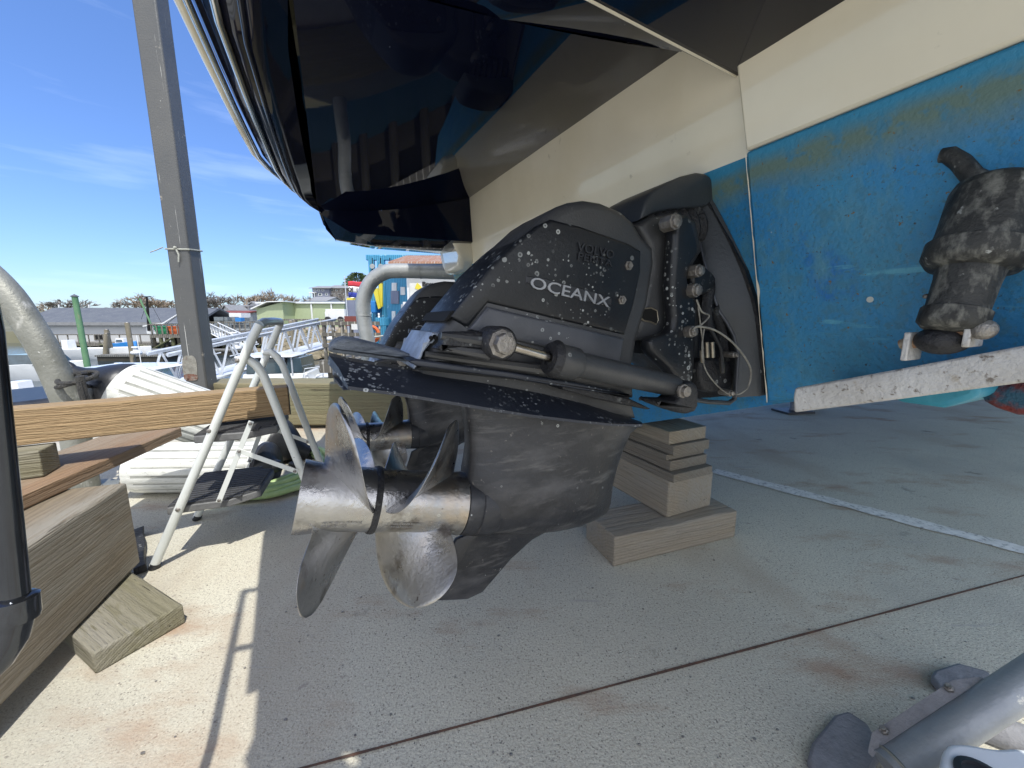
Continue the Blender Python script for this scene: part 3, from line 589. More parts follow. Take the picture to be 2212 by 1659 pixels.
# ---------------------------------------------------------------- transom shields
def shield(dv):
    vm = V0+.03
    mb = MB()
    bk = [at_T(*z2(*p), .016) for p in [(1560,90),(1640,60),(1740,150),(1890,420),(1975,590),(2030,760),(2072,950),(2088,1312),(1640,1345),(1300,1100),(1320,300)]]
    mb.prism([p+VV*dv for p in bk], U*.025)
    base = mb.build('transom_shield', 'grime', boat, smooth=30)
    if dv == 0:
        A_ = [at_T(*z2(*p), .004) for p in [(1690,38),(1735,100),(1795,190),(1850,290),(1905,400),(1945,480),(1985,570),(2042,740),(2065,840),(2082,950),(2090,1100),(2097,1322)]]
        B_ = [at_v(*z2(*p), v) for p, v in zip([(1655,230),(1672,300),(1695,400),(1720,490),(1745,590),(1770,680),(1798,770),(1822,835),(1862,890),(1905,970),(1932,1080),(1916,1335)], [.78,.765,.75,.735,.72,.71,.70,.69,.68,.67,.66,.655])]
    else:
        A_ = [p+VV*dv for p in shield.A]; B_ = [p+VV*dv for p in shield.B]
    if dv == 0: shield.A, shield.B = A_, B_
    rings = []
    for a, b in zip(A_, B_):
        m1 = a.lerp(b, .5)+NS*.003; nrm = NS
        rings.append([a, a.lerp(m1,.5)+NS*.004, m1, m1.lerp(b,.7)+NS*.003, b, b-NS*.008+U*.003, m1-NS*.02, a-NS*.03])
    mb = MB(); mb.loft(rings, True, True)
    o1 = mb.build('side_shell', 'shell', base, smooth=50)
    mb = MB(); mb.loft([[p+VV*2*(vm+dv-p.dot(VV)) for p in r_] for r_ in rings], True, True); mb.build('side_shell', 'shell', base, smooth=50)
    MB().tube([q+NS*.002 for q in B_], .0035, 8).build('shell_rim', 'panel', base)
    ho = uz([z2(*p) for p in [(1314,303),(1343,200),(1370,152),(1400,125),(1480,82),(1560,48),(1640,26),(1676,30),(1695,45),(1730,110),(1768,208),(1655,226),(1500,242),(1400,265)]], V0-.03)
    ho = [(u if u < .84 else min(u+(u-.84)*.4, TUz(z)+.02), z) for u, z in ho]
    mb = MB(); slab(mb, ho, V0+dv+.03, .085, .008, steps=3); mb.build('hood', 'shell', base, smooth=50)
    MB().tube([at_v(*z2(*p), .665)+VV*dv for p in [(1640,1342),(1760,1362),(1880,1368),(1912,1345),(1930,1240),(1932,1090)]], .006, 8).build('bottom_lip', 'shell', base)
    # bellows
    c0 = at_v(*z2(1330,400), V0-.0)+VV*dv; c1 = at_v(*z2(1640,345), V0-.0)+VV*dv; Lb = (c1-c0).length
    MB().lathe(c0, c1-c0, [(Lb*t/14, .062+(.008 if t % 2 else 0)) for t in range(15)], 32).build('bellows', 'grime', base, smooth=50)
    # fork column with bolts, hoses, wires and the pump block
    o = uz(rnd([z2(*p) for p in [(1555,262),(1648,262),(1700,480),(1642,560),(1628,650),(1650,722),(1685,782),(1668,1200),(1640,1300),(1560,1300),(1540,1200),(1400,1072),(1393,988),(1520,955),(1545,900),(1530,700),(1548,450)]]), V0-.115)
    mb = MB(); slab(mb, o, V0+dv-.105, .018, .012); mb.build('gimbal_fork', 'black', base)
    for p, r, v in ((z2(1562,300), .018, .66), (z2(1702,590), .015, .655), (z2(1686,705), .016, .655), (z2(1664,948), .014, .655), (z2(1888,1310), .009, .655), (z2(1912,1085), .008, .655)):
        c = at_v(*p, v)+VV*dv; MB().lathe(c, NS, [(-.03,r),(.002,r),(.003,r*.78),(.009,r*.75),(.011,r*.4),(.011,0)], 8).build('bolt', 'bolt', base, smooth=25)
    def tb(nm, pts, r, m, v=.66, n=8):
        P_ = [at_v(*z2(*p), v)+VV*dv for p in pts]
        q = []
        for i in range(len(P_)-1):
            a = P_[max(0,i-1)]; b = P_[i]; c = P_[i+1]; e = P_[min(len(P_)-1,i+2)]
            for t in (0,.25,.5,.75): q.append(.5*((2*b)+(c-a)*t+(2*a-5*b+4*c-e)*t*t+(3*b-a-3*c+e)*t**3))
        q.append(P_[-1]); MB().tube(q, r, n).build(nm, m, base)
    tb('earth_cable', [(1668,940),(1700,918),(1800,940),(1900,1010),(1975,1100),(2010,1180),(1995,1270),(1950,1310),(1922,1318)], .0024, 'wire', .60)
    tb('earth_cable', [(1690,760),(1720,830),(1765,855),(1720,905),(1690,918)], .002, 'wire', .63)
    tb('cable', [(1700,800),(1712,900),(1725,1010),(1730,1110)], .002, 'wire', .66)
    tb('cable', [(1735,930),(1722,1040),(1735,1150),(1780,1230),(1850,1300),(1900,1322)], .0018, 'wire', .655)
    tb('cable', [(1770,930),(1810,1000),(1835,1060),(1838,1110),(1842,1190)], .004, 'rubber', .66)
    tb('hose', [(1700,620),(1745,640),(1760,680),(1750,760),(1745,850),(1760,930)], .016, 'grime', .70)
    tb('hose', [(1790,800),(1815,870),(1840,950),(1850,1040),(1860,1120)], .013, 'grime', .70)
    for (x, y0, y1) in ((1750,1010,1100),(1782,1010,1100),(1838,1100,1190),(1720,1060,1130)):
        tb('hose_fitting', [(x,y0),(x+2,(y0+y1)/2),(x+4,y1)], .0052, 'brass', .665)
    ob = uz(rnd([z2(*p) for p in [(1690,1110),(1790,1095),(1880,1130),(1895,1290),(1720,1310),(1690,1220)]]), .69)
    mb = MB(); slab(mb, ob, .70+dv, .02, .01); mb.build('pump_block', 'grime', base)
    ob = uz(rnd([z2(*p) for p in [(1620,600),(1700,560),(1770,620),(1770,700),(1690,740),(1630,690)]]), .70)
    mb = MB(); slab(mb, ob, .71+dv, .03, .012); mb.build('steering_port', 'black', base)
    return base
M['shell'] = mat('shield_plastic', (.050,.056,.062), (.035,.040,.046), 4, .42, bump=.2, bscale=150, layers=[('dots', 40, .85, .1, (.2,.2,.2))])
M['wire'] = mat('pale_wire', (.30,.29,.25), (.16,.15,.13), 50, .5)
M['brass'] = mat('fitting_metal', (.40,.36,.28), (.25,.22,.17), 50, .4, metal=.7)
shield(0); shield(1.0)
# hull shell opening frame of the near shield: small opening with a pale worn rim in the drive arm
oo = [at_v(*z2(*p), V0-.078) for p in [(1352,862),(1362,815),(1420,808),(1455,825),(1462,880),(1450,905),(1420,890),(1380,882)]]
mb = MB(); mb.tube(oo+[oo[0]], .0022, 6); mb.build('worn_opening_rim', 'brass', d)
mb = MB(); mb.prism(oo, NS*.0015); mb.build('worn_opening', 'hole', d)
# ---------------------------------------------------------------- trim tab, actuator, strakes
tb_ = MB(); sec = []
for v, z in ((.452,.752),(.30,.808),(.12,.876),(-.10,.955),(-.30,1.03)):
    sec.append([B(.84,v,z+.012), B(TU-.01,v,z+.006), B(TU-.01,v,z-.010), B(.865,v,z-.012), B(.862,v,z-.040), B(.848,v,z-.040), B(.838,v,z-.006)])
tb_.loft(sec, True, True)
tab = tb_.build('trim_tab', 'tab', boat, smooth=30, bevel=.004)
ks = [at_T(*p, .05) for p in [(1925,812),(2060,785),(2230,762),(2230,800),(2120,838),(2020,832)]]
MB().prism(ks, U*.05).build('strake', 'cream', boat, smooth=30, bevel=.008)
ks = [at_T(*p, .03) for p in [(1925,820),(1932,868),(2035,882),(2112,858),(2120,820)]]
MB().prism(ks, U*.3).build('strake', 'teal', boat, smooth=30, bevel=.01)
ks = [at_T(*p, -.05) for p in [(2105,828),(2112,872),(2190,898),(2290,900),(2290,810)]]
MB().prism(ks, U*.5).build('strake', 'redfoul', boat, smooth=30, bevel=.02)
a0 = at_u(2165,385,.88); a1 = at_u(2092,548,.85); a2 = at_u(2050,712,.82); dd = (a2-a0).normalized(); L1 = (a1-a0).length; L2 = (a2-a0).length
mb = MB(); mb.lathe(a0, dd, [(0,0),(.002,.032),(.010,.044),(.022,.048),(L1-.03,.048),(L1-.012,.049),(L1-.01,.055),(L1+.012,.055),(L1+.022,.048),(L1+.026,.036),(L1+.04,.034),(L2-.03,.033),(L2-.028,.037),(L2-.008,.037),(L2,.030),(L2+.004,0)], 40)
act = mb.build('trim_tab_actuator', 'actuator', boat, smooth=45)
hp = [at_u(*p, .90) for p in [(2034,336),(2052,334),(2075,350),(2100,380),(2130,400)]]
MB().tube(hp, [.011,.0125,.0125,.013,.016], 12).build('cable_gland', 'actuator', act)
c = a2+dd*.0
MB().sphere(at_u(2035,735,.835), .027, 10, (1.2,1.1,.8)).build('actuator_foot', 'grime', act)
MB().tube([at_u(1945,745,.83), at_u(1975,738,.83), at_u(2120,705,.83)], [.008,.011,.011], 10).build('hinge_pin', 'tabbolt', act)
for p in ((1968,748),(2102,716)):
    q = at_u(*p, .83); MB().box(q-VV*.004-ZZ*.022-U*.02, VV*.008, U*.05, ZZ*.044).build('hinge_bracket', 'tab', act, bevel=.002)
for p in ((2125,712),(2000,640)):
    MB().sphere(at_u(*p, .82 if p[0] > 2100 else .86), .014 if p[0] > 2100 else .004, 8).build('hinge_bolt', 'bolt', act)
# small pale cleat ring on the hull side of the port quarter
M['pad'] = mat('dusty_pad', (.25,.25,.26), (.18,.18,.19), 20, .8, bump=.6, bscale=90)
# ================================================================ TIMBER
def beam(name, label, cat, A, Bp, width, height, m, side=1, group=None, bevel=.006, wob=.0, toward=None):
    """box with its near bottom edge A->Bp; grain along local X"""
    A, Bp = Vector(A), Vector(Bp); dx = (Bp-A); Ln = dx.length; dx.normalize()
    dy = ZZ.cross(dx).normalized(); tw = Vector(toward) if toward is not None else Vector((A.x, A.y, 0))
    if dy.dot(tw) < 0: A, Bp = Bp, A; dx = -dx; dy = -dy
    dz = dx.cross(dy)
    nx = max(2, int(Ln/.06)); rings = []
    rr = random.Random(hash(round(A.x*1000)) % 999)
    for i in range(nx+1):
        x = Ln*i/nx; j = lambda: rr.uniform(-wob, wob)
        rings.append([Vector((x, 0+j(), 0)), Vector((x, width+j(), 0)), Vector((x, width+j(), height+j())), Vector((x, j(), height+j()))])
    mb = MB(); mb.loft(rings, True, True)
    o = mb.build(name, m, None, Vector((0,0,0)), smooth=30, bevel=bevel, seg=3)
    mt = Matrix((dx, dy, dz)).transposed().to_4x4(); mt.translation = A
    o.matrix_world = mt
    o.location = A; o.rotation_euler = mt.to_euler()
    return tag(o, label, cat, group)
zb = .07
pa = Vector((-1.109,.706,zb)); pb = Vector((-1.287,1.214,zb)); dd = (pb-pa).normalized()
beam('timber_beam', 'massive weathered square timber with a dark knot, at the left edge lying on a short block', 'timber', pb, pa-dd*.75, .30, .295, 'wood_big', side=-1, wob=.0015, bevel=.008)
q0 = at_z(207,1458); q1 = at_z(402,1345); wd = (q1-q0); ln = Vector((-wd.y, wd.x, 0)).normalized()
o = beam('wood_block', 'short thick board with curved end grain, lying on the sunlit concrete under the massive timber', 'wood block', q1, q1+ln*.45, wd.length, .062, 'wood_block', toward=q0-q1, wob=.001, bevel=.006)
a = at_z(40,1072,.412); b = at_z(391,922,.412); dd = (b-a).normalized(); a -= dd*.35; a.z = b.z = .368
beam('plank', 'reddish brown plank laid over the massive timber, its far tip pointing at the ladder', 'plank', b, a, .25, .042, 'wood_plank', side=-1, bevel=.003)
a = at_z(95,1030,.412); beam('wood_offcut', 'small greenish block between the reddish plank and the long beam', 'wood block', a+Vector((0,0,0)), a+Vector((-.3,-.16,0)), .10, .085, 'wood_block', side=-1, bevel=.004)
a = at_z(5,968,.502); b = at_z(627,896,.502); dd = (b-a).normalized(); a -= dd*.5
beam('long_beam', 'long yellowish beam with a dark cut end, resting on the upper step of the ladder', 'timber', a, b, .095, .118, 'wood_long', side=1, bevel=.004)
e = dd; c = b+e*.0005
pe = ZZ.cross(e).normalized()
mb = MB(); mb.prism([c+pe*.001+ZZ*.001, c+pe*.094+ZZ*.001, c+pe*.094+ZZ*.117, c+pe*.001+ZZ*.117], e*.003)
lb = [o for o in COL.objects if o.name.startswith('long_beam')][0]
eo = mb.build('cut_end', 'grime', None, smooth=0); eo.parent = lb; eo.matrix_parent_inverse = (Matrix.Translation(lb.location) @ lb.rotation_euler.to_matrix().to_4x4()).inverted()
# splintered dark scrap behind the block
a = at_z(318,1235); beam('wood_scrap', 'dark splintered scrap of wood in the shade beside the front ladder foot', 'wood scrap', a, at_z(312,1150), .035, .03, 'grime', side=1, bevel=.004, wob=.004)
# crib under the keel
n0 = at_z(1325,1225); n1 = at_z(1588,1160); wv_ = (n1-n0); pw = Vector((-wv_.y, wv_.x, 0)).normalized()
g = 'blocks cribbed up under the keel'
H1 = .118
beam('crib_block', 'lowest crib timber under the keel, pale with a ringed end, flat on the concrete', 'wood block', n0, n1, .20, H1, 'wood_crib', side=1, group=g, wob=.0015)
m0 = at_z(1440,1120,H1); mL = at_z(1318,1048,H1); mr = at_z(1548,1098,H1); dl = (mL-m0).normalized(); wdm = (mr-m0)
H2 = .155
beam('crib_block', 'thick middle crib block under the keel, set crosswise on the lowest timber', 'wood block', m0+ZZ*.001, m0+dl*.42+ZZ*.001, wdm.length*.98, H2, 'wood_crib', toward=wdm, group=g, wob=.0015)
z = H1+H2+.002; hs_ = (.034,.040,.022,.040,.052)
lbl = ['lowest of the thin grey boards stacked on the middle crib block', 'second thin board from the bottom of the stack on the middle crib block', 'thinnest board, midway up the stack on the middle crib block', 'second board from the top of the stack under the keel', 'topmost crib board, lighter and ragged, touching the blue hull']
for i, h in enumerate(hs_):
    off = (-.03, .0, .012, -.005, .01)[i]; m_ = m0 + dl*(.01+off) + wdm.normalized()*((.00,.01,.0,.015,.005)[i]); m_.z = z
    beam('crib_board', lbl[i], 'board', m_, m_+dl*.36, wdm.length*(.84,.8,.82,.78,.8)[i], h, 'wood_board' if i < 4 else 'wood_crib', toward=wdm, group='thin boards stacked under the keel', wob=.001, bevel=.002); z += h+.0015
# dock edge cap timber
beam('cap_timber', 'big mossy cap timber running along the dock edge behind the propellers', 'timber', (-2.6,3.10,.03), (.15,3.10,.03), .30, .355, 'wood_cap', side=1, wob=.003, bevel=.012)
beam('cap_timber', 'low greenish timber end poking out behind the far propeller', 'timber', at_z(874,912,.06), at_z(874,912,.06)+Vector((.8,.02,0)), .2, .21, 'wood_cap', side=1, wob=.002, bevel=.02)
# ================================================================ STEP LADDER
F0 = Vector((-1.31,1.28,0)); Wd = Vector((-.34,.94,0)).normalized(); Dd = Vector((Wd.y,-Wd.x,0)); LW = .37
def at_w(x, y, w): return on(x, y, Wd, Wd.dot(F0)+w)
lad = thing('step_ladder', 'cream two-step folding ladder with dark ribbed steps, standing open on the sunlit concrete', 'step ladder', F0+Dd*.28+Wd*.18)
def lp(w, d, z): return F0+Wd*w+Dd*d+ZZ*z
LEGR = .0150
legtop = at_w(551,715,0); rel = legtop-F0; dT, zT = rel.dot(Dd), rel.z
for w in (0, LW):
    MB().tube([lp(w,0,.012), lp(w,dT*.5,zT*.5), lp(w,dT*.93,zT*.93)], LEGR, 14, flat=1.0).build('front_leg', 'ladwhite', lad)
    MB().tube([lp(w,-.003,0), lp(w,.006,.02)], .0165, 14).build('rubber_foot', 'rubber', lad)
hd = [lp(0,dT*.925,zT*.925), lp(0,dT*.97,zT*.97), lp(.012,dT+.012,zT+.022), lp(.05,dT+.02,zT+.032), lp(LW*.5,dT+.022,zT+.034), lp(LW-.05,dT+.02,zT+.032), lp(LW-.012,dT+.012,zT+.022), lp(LW,dT*.97,zT*.97), lp(LW,dT*.925,zT*.925)]
hp2 = []
for i in range(len(hd)-1):
    hp2 += [hd[i], hd[i].lerp(hd[i+1], .5)]
MB().tube(hp2[:5], .0155, 14).build('top_bend', 'ladwhite', lad); MB().tube(hp2[-5:]+[hd[-1]], .0155, 14).build('top_bend', 'ladwhite', lad); MB().tube(hp2[4:-4], .0160, 14).build('hand_grip', 'ladgrey', lad)
pz = at_w(512,779,0); pd, pzz = (pz-F0).dot(Dd), pz.z
for w in (0, LW):
    w2 = w+(.014 if w == 0 else -.014)
    pts = [lp(w2,pd,pzz), lp(w2,pd+.03,pzz+.004), lp(w2,pd+.055,pzz-.02), lp(w2,pd+.075,pzz-.06)]
    ft_ = lp(w2,.575,.0); s = pts[-1]
    pts += [s.lerp(ft_, t) for t in (.15,.5,1)]
    MB().tube(pts, [.012,.0155,.016,LEGR,LEGR,LEGR,LEGR], 14).build('rear_leg', 'ladwhite', lad)
    MB().tube([s.lerp(ft_,.975), s.lerp(ft_,1.0)], .0165, 12).build('rubber_foot', 'rubber', lad)
def tread(z, d0, d1, ch, th=.032):
    ol = [(.012,d0),(LW-.012,d0),(LW-.012,d1-ch),(LW-.07,d1),(.07,d1),(.012,d1-ch)]
    mb = MB(); mb.prism([lp(w,d,z-th) for w, d in ol], ZZ*(th-.004)); t = mb.build('step', 'treadedge', lad, bevel=.004)
    mb = MB(); k = 15
    for i in range(k):
        w = .03+(LW-.06)*i/(k-1); d1_ = d1-.012 if .07 < w < LW-.07 else d1-ch*.6
        mb.box(lp(w-.007,d0+.006,z-.004), Wd*.014, Dd*(d1_-d0-.006), ZZ*.007)
    mb.prism([lp(w*.96+.007,d*.98+.003,z-.004) for w, d in ol], ZZ*.003)
    mb.build('ribbed_mat', 'tread', t); return t
tread(.485, .165, .42, .09); tread(.225, .055, .34, .09)
def strap(pa_, pb_, w, wd_=.018):
    a = at_w(*pa_, w); b = at_w(*pb_, w); dl_ = (b-a).normalized(); s_ = dl_.cross(Wd).normalized()*wd_/2
    mb = MB(); mb.box(a-dl_*.01-s_-Wd*.0015, (b-a)+dl_*.02, s_*2, Wd*.003); mb.build('brace', 'ladwhite', lad, bevel=.001)
    for c in (a, b): MB().lathe(c-Wd*.004, -Wd, [(0,.006),(.002,.006),(.004,.003),(.004,0)], 10).build('rivet', 'bolt', lad)
strap((474,1080), (541,915), -.012); strap((517,974), (637,1017), -.016)
strap((540,995), (569,918), LW+.006); strap((567,918), (664,954), LW+.004)
for w, p in ((-.0135,(512,779)),(-.0135,(451,931)),(-.0135,(384,1101))):
    c = at_w(*p, w); MB().lathe(c, -Wd, [(-.004,.008),(.001,.008),(.004,.005),(.0045,0)], 12).build('rivet', 'bolt', lad)
# ================================================================ FENDERS, HOSE, PIPES, POST
M['groove'] = mat('shaded_groove', (.40,.40,.36), (.25,.25,.22), 12, .8)  # groove shade painted as a darker tone so the ribs read
def ribbed(mb, p0, ax, prof, ribs=20, amp=.035, n=120, mi=0):
    ax = ax.normalized(); a = ax.cross(ZZ).normalized(); b = ax.cross(a); rings = []
    for x, r, k in prof:
        rings.append([p0+ax*x+(a*math.cos(t)+b*math.sin(t))*r*(1-(amp*k*(1 if math.cos(ribs*t) > .72 else 0))) for t in [2*math.pi*q/n for q in range(n)]])
    mb.loft(rings, True, True, mi); nf = len(prof)-1
    for i in range(nf):
        if prof[i][2] and prof[i+1][2]:
            for q in range(n):
                if math.cos(ribs*2*math.pi*(q+.5)/n) > .72: mb.mi[i*n+q] = 1
    return mb
def fender(label, p0, p1, r, eye0=True, eye1=True):
    t = thing('dock_fender', label, 'fender', (p0+p1)/2-ZZ*r, 'ribbed white fenders stored along the dock edge')
    ax = (p1-p0); Ln = ax.length; ax.normalize()
    mb = MB(); ribbed(mb, p0, ax, [(0,r*.9,0),(.01,r*.985,0),(.03,r,0),(.06,r,1),(Ln-.06,r,1),(Ln-.03,r,0),(Ln-.01,r*.985,0),(Ln,r*.9,0)]); mb.build('body', ['vinyl', 'groove'], t, smooth=30)
    for s, p, on_ in ((-1, p0, eye0), (1, p1, eye1)):
        if not on_: continue
        dd_ = ax*s
        mb = MB(); mb.lathe(p-dd_*.01, dd_, [(0,r*.95),(.02,r*.97),(.06,r*.86),(.11,r*.66),(.16,r*.42),(.20,r*.30),(.235,r*.27)], 36)
        e = p+dd_*.25; a = dd_.cross(ZZ).normalized()
        mb.tube([e+(dd_*math.cos(q)+ZZ*math.sin(q))*r*.24 for q in [2*math.pi*k/16 for k in range(17)]], r*.13, 10, caps=False)
        mb.build('end_cap', 'rubber', t, smooth=50)
    return t
fender('largest white ribbed fender, tied to the big grey pipe at the left', at_Y(262,842,2.15), at_Y(590,953,2.35), .165)
def fender2(label, p0, p1, r):
    t = thing('dock_fender', label, 'fender', (p0+p1)/2-ZZ*r, 'ribbed white fenders stored along the dock edge'); ax = (p1-p0); Ln = ax.length; ax.normalize()
    mb = MB(); ribbed(mb, p0, ax, [(0,r*.9,0),(.01,r*.985,0),(.04,r,0),(.06,r,1),(Ln-.02,r,1),(Ln,r,0)], 18, .03); mb.build('body', ['vinyl', 'groove'], t, smooth=30)
    MB().lathe(p1-ax*.002, ax, [(0,r*.99),(.02,r*.98),(.035,r*.86),(.045,r*.5),(.06,r*.28),(.085,r*.22),(.09,0)], 40).build('end_cap', 'rubber', t, smooth=40)
    MB().lathe(p0+ax*.002, -ax, [(0,r*.9),(.03,r*.7),(.06,r*.3),(.07,0)], 40).build('end_cap', 'rubber', t, smooth=40)
    return t
f0 = at_z(290,1072); f1 = at_z(570,1063)
fender2('white ribbed fender lying flat on the concrete behind the ladder', f0+ZZ*.132+Vector((0,.06,0)), f1+ZZ*.132+Vector((0,.03,0)), .13)
hc = at_z(590,1026); mb = MB(); pts = []
for k in range(7*40+1):
    q = 2*math.pi*k/40; rr = .40-.016*(k/40)+.012*math.sin(q*2.3); pts.append(hc+Vector((math.cos(q)*rr*.88+.02*math.sin(k/40*2), math.sin(q)*rr*.95, .018+.014*(k/40 % 3)+.004*math.sin(q*3+k))))
hz_ = MB().tube(pts, .0165, 10).build('garden_hose', 'hose', None, hc, smooth=60); tag(hz_, 'coiled green hose on the concrete beside the white fender', 'hose')
nz = MB().tube([at_z(628,1002,.06), at_z(652,1010,.05), at_z(668,1014,.045)], [.016,.02,.014], 12).build('hose_nozzle', 'rubber', hz_)
def pipe(name, label, pts, r, m, bands=()):
    q = []
    for i in range(len(pts)-1):
        a = pts[max(0,i-1)]; b = pts[i]; c = pts[i+1]; e = pts[min(len(pts)-1,i+2)]
        for t in (0,.2,.4,.6,.8): q.append(.5*((2*b)+(c-a)*t+(2*a-5*b+4*c-e)*t*t+(3*b-a-3*c+e)*t**3))
    q.append(pts[-1]); base = pts[0]
    t = thing(name, label, 'pipe rail', base); MB().tube(q, r, 28).build('pipe', m, t, smooth=60)
    MB().lathe(base+ZZ*.002, ZZ, [(0,r*2.2),(.015,r*2.2),(.016,r*1.1),(.02,r*1.1)], 24).build('base_flange', m, t)
    for i, f in bands:
        c = pts[i].lerp(pts[i+1], f); dr = (pts[i+1]-pts[i]).normalized(); MB().lathe(c-dr*.004, dr, [(0,r*1.005),(.001,r*1.03),(.007,r*1.03),(.008,r*1.005)], 28, caps=False).build('weld_seam', m, t)
    return t
YL = 1.92
lb0 = at_Y(152,885,YL); 
pl_ = [Vector((lb0.x, YL, 0)), Vector((lb0.x,YL,.4)), at_Y(148,872,YL), at_Y(104,772,YL), at_Y(58,695,YL), at_Y(5,622,YL), at_Y(-70,560,YL), at_Y(-170,525,YL), at_Y(-300,515,YL), at_Y(-420,530,YL)]
lp_pipe = pipe('pipe_loop', 'big dull galvanised pipe bending in from the left edge, dark rope tied round it', pl_, .058, 'galvdark', [(4,.5)])
YR = 3.34
rb0 = at_Y(795,760,YR)
pr_ = [Vector((rb0.x, YR-.0, 0)), Vector((rb0.x,YR,.45)), at_Y(795,741,YR), at_Y(786,690,YR), at_Y(785,648,YR), at_Y(800,611,YR), at_Y(826,591,YR), at_Y(859,585,YR), at_Y(970,588,YR), at_Y(1090,592,YR), at_Y(1150,610,YR), at_Y(1172,660,YR), at_Y(1165,760,YR)]
pipe('pipe_loop', 'pale galvanised pipe loop at the dock edge, left of the far drive', pr_, .060, 'galv', [(3,.2),(5,.6),(7,.45)])
# rope on the left pipe
mb = MB()
for k in range(5):
    c = at_Y(168-1.5*k, 815+10*k, YL)
    pts = [c+Vector((math.cos(q)*.070, math.sin(q)*.070, .02*math.sin(q+k))) for q in [2*math.pi*j/20 for j in range(21)]]; 
    if k < 2: mb.tube(pts, .010, 8)
mb.tube([at_Y(168,815,YL-.06), at_Y(176,850,YL-.06), at_Y(186,885,YL-.04), at_Y(196,930,YL-.02)], .011, 8)
mb.tube([at_Y(176,812,YL-.05), at_Y(184,850,YL-.04), at_Y(198,890,YL-.02), at_Y(205,930,YL)], .011, 8)
mb.tube([at_Y(170,808,YL-.02), at_Y(190,806,2.0), at_Y(215,826,2.1), at_Y(190,835,2.0), at_Y(172,826,YL)], .010, 8)
tag(mb.build('rope', 'rope', None, at_Y(170,870,YL)), 'dark rope lashing the largest fender to the big grey pipe', 'rope')
# square steel post
YP = 3.0
pc = at_Y(420,835,YP); post = thing('steel_post', 'tall square grey steel post with peeling paint streaks and a rusty patch near its foot', 'post', (pc.x, YP+.08, 0))
MB().cbox((pc.x, YP+.08, 2.6), .150, .150, 5.2, R(9)).build('shaft', 'post', post, bevel=.012)
MB().cbox((pc.x, YP+.08, .01), .26, .26, .02, R(9)).build('base_plate', 'rust', post, bevel=.004)
def onpost(x, y, d=0): 
    nrm = Vector((math.sin(R(9)), -math.cos(R(9)), 0)); c = Vector((pc.x, YP+.08, 0))+nrm*(.075+d); return on(x, y, nrm, nrm.dot(c)), nrm
o4 = [onpost(*p, .0005)[0] for p in rnd([(392,768),(424,768),(428,822),(398,822)], 2)]; MB().prism(o4, onpost(0,0)[1]*.003).build('worn_patch', 'patch', post)
o4 = [onpost(*p, .0005)[0] for p in rnd([(397,808),(427,808),(428,822),(399,822)], 2)]; MB().prism(o4, onpost(0,0)[1]*.005).build('rust_patch', 'rust', post)
cc = onpost(375,536)[0]; ctr = Vector((pc.x, YP+.08, cc.z)); mb = MB()
sq = [ctr+Vector((math.cos(R(9)+q)*.112, math.sin(R(9)+q)*.112, .01*math.sin(3*q))) for q in [math.pi/4+math.pi/2*k for k in range(5)]]
mb.tube(sq, .006, 8); mb.tube([onpost(352,534,.008)[0], onpost(338,540,.02)[0], onpost(324,545,.02)[0]], .004, 6)
mb.tube([onpost(378,534,.008)[0], onpost(386,550,.015)[0], onpost(386,566,.012)[0]], .006, 6); mb.sphere(onpost(378,535,.012)[0], .012, 6)
tag(mb.build('cord', 'cord', None, ctr), 'thin pale cord knotted round the grey steel post', 'cord')
# ================================================================ boarding ladder hanging from the platform, at the left edge
lt = at_Y(30,1290,.30); up0 = B(-.226,.437,2.05); lm = at_Y(-32,715,.31)
bl = MB().tube([up0, up0.lerp(lm,.5), lm, lm.lerp(lt,.5), lt], .0100, 24).build('boarding_ladder', 'blackpipe', boat, loc=lt)
for zz_ in (2.045, 1.50): MB().tube([B(-.226,.437,zz_), B(-.04,.40,zz_)], .0105, 14).build('rung', 'blackpipe', bl)
MB().lathe(at_Y(30,1286,.30), at_Y(32,1352,.297)-at_Y(30,1286,.30), [(0,.0115),(.002,.0150),(.018,.0158),(.022,.0150),(.023,.010)], 28).build('elbow_fitting', 'blackpipe', bl)
MB().tube([at_Y(30,1335,.298), at_Y(18,1375,.296), at_Y(-10,1425,.29), at_Y(-120,1530,.27)], [.0125,.0135,.0125,.0125], 24).build('lower_tube', 'blackpipe', bl)
# ================================================================ stand in the lower right corner
p0 = at_z(1925,1665,.045); p1 = at_Y(2290,1425,.66)
st = thing('boat_stand', 'galvanised boat stand leg lying low across the bottom right corner on two rounded pads', 'boat stand', at_z(1900,1620))

M['galvleg'] = mat('smooth_galvanised', (.34,.36,.37), (.26,.275,.29), 6, .42, metal=.3, bump=.3, bscale=70, layers=[('noise', 18, .68, .71, (.62,.60,.52))])
mb = MB(); dr = (p1-p0).normalized(); sd = dr.cross(ZZ).normalized(); u2 = sd.cross(dr)
mb.tube([p0, p1], .031, 28); mb.build('leg', 'galvleg', st, smooth=60)
mb = MB(); L_ = (p1-p0).length
mb.loft([[p0+dr*x-sd*.024+u2*.020*k1, p0+dr*x-sd*(.044 if 0 < x < .26 else .033)+u2*.026*k1, p0+dr*x-sd*(.044 if 0 < x < .26 else .033)+u2*.020*k1, p0+dr*x-sd*.028+u2*.006] for x, k1 in ((-.01,.3),(.02,1),(.22,1),(.27,.5))], True, True)
mb.build('slotted_flange', 'pad', st, bevel=.003)
for nm, pl in (('foot_pad', [(1742,1655),(1752,1620),(1800,1560),(1830,1552),(1872,1580),(1905,1640),(1870,1700),(1760,1700)]), ('foot_pad', [(2008,1475),(2016,1462),(2065,1446),(2130,1464),(2160,1500),(2120,1540),(2030,1505)])):
    MB().prism([at_z(x, y, .001) for x, y in pl], ZZ*.022).build(nm, 'pad', st, bevel=.006)
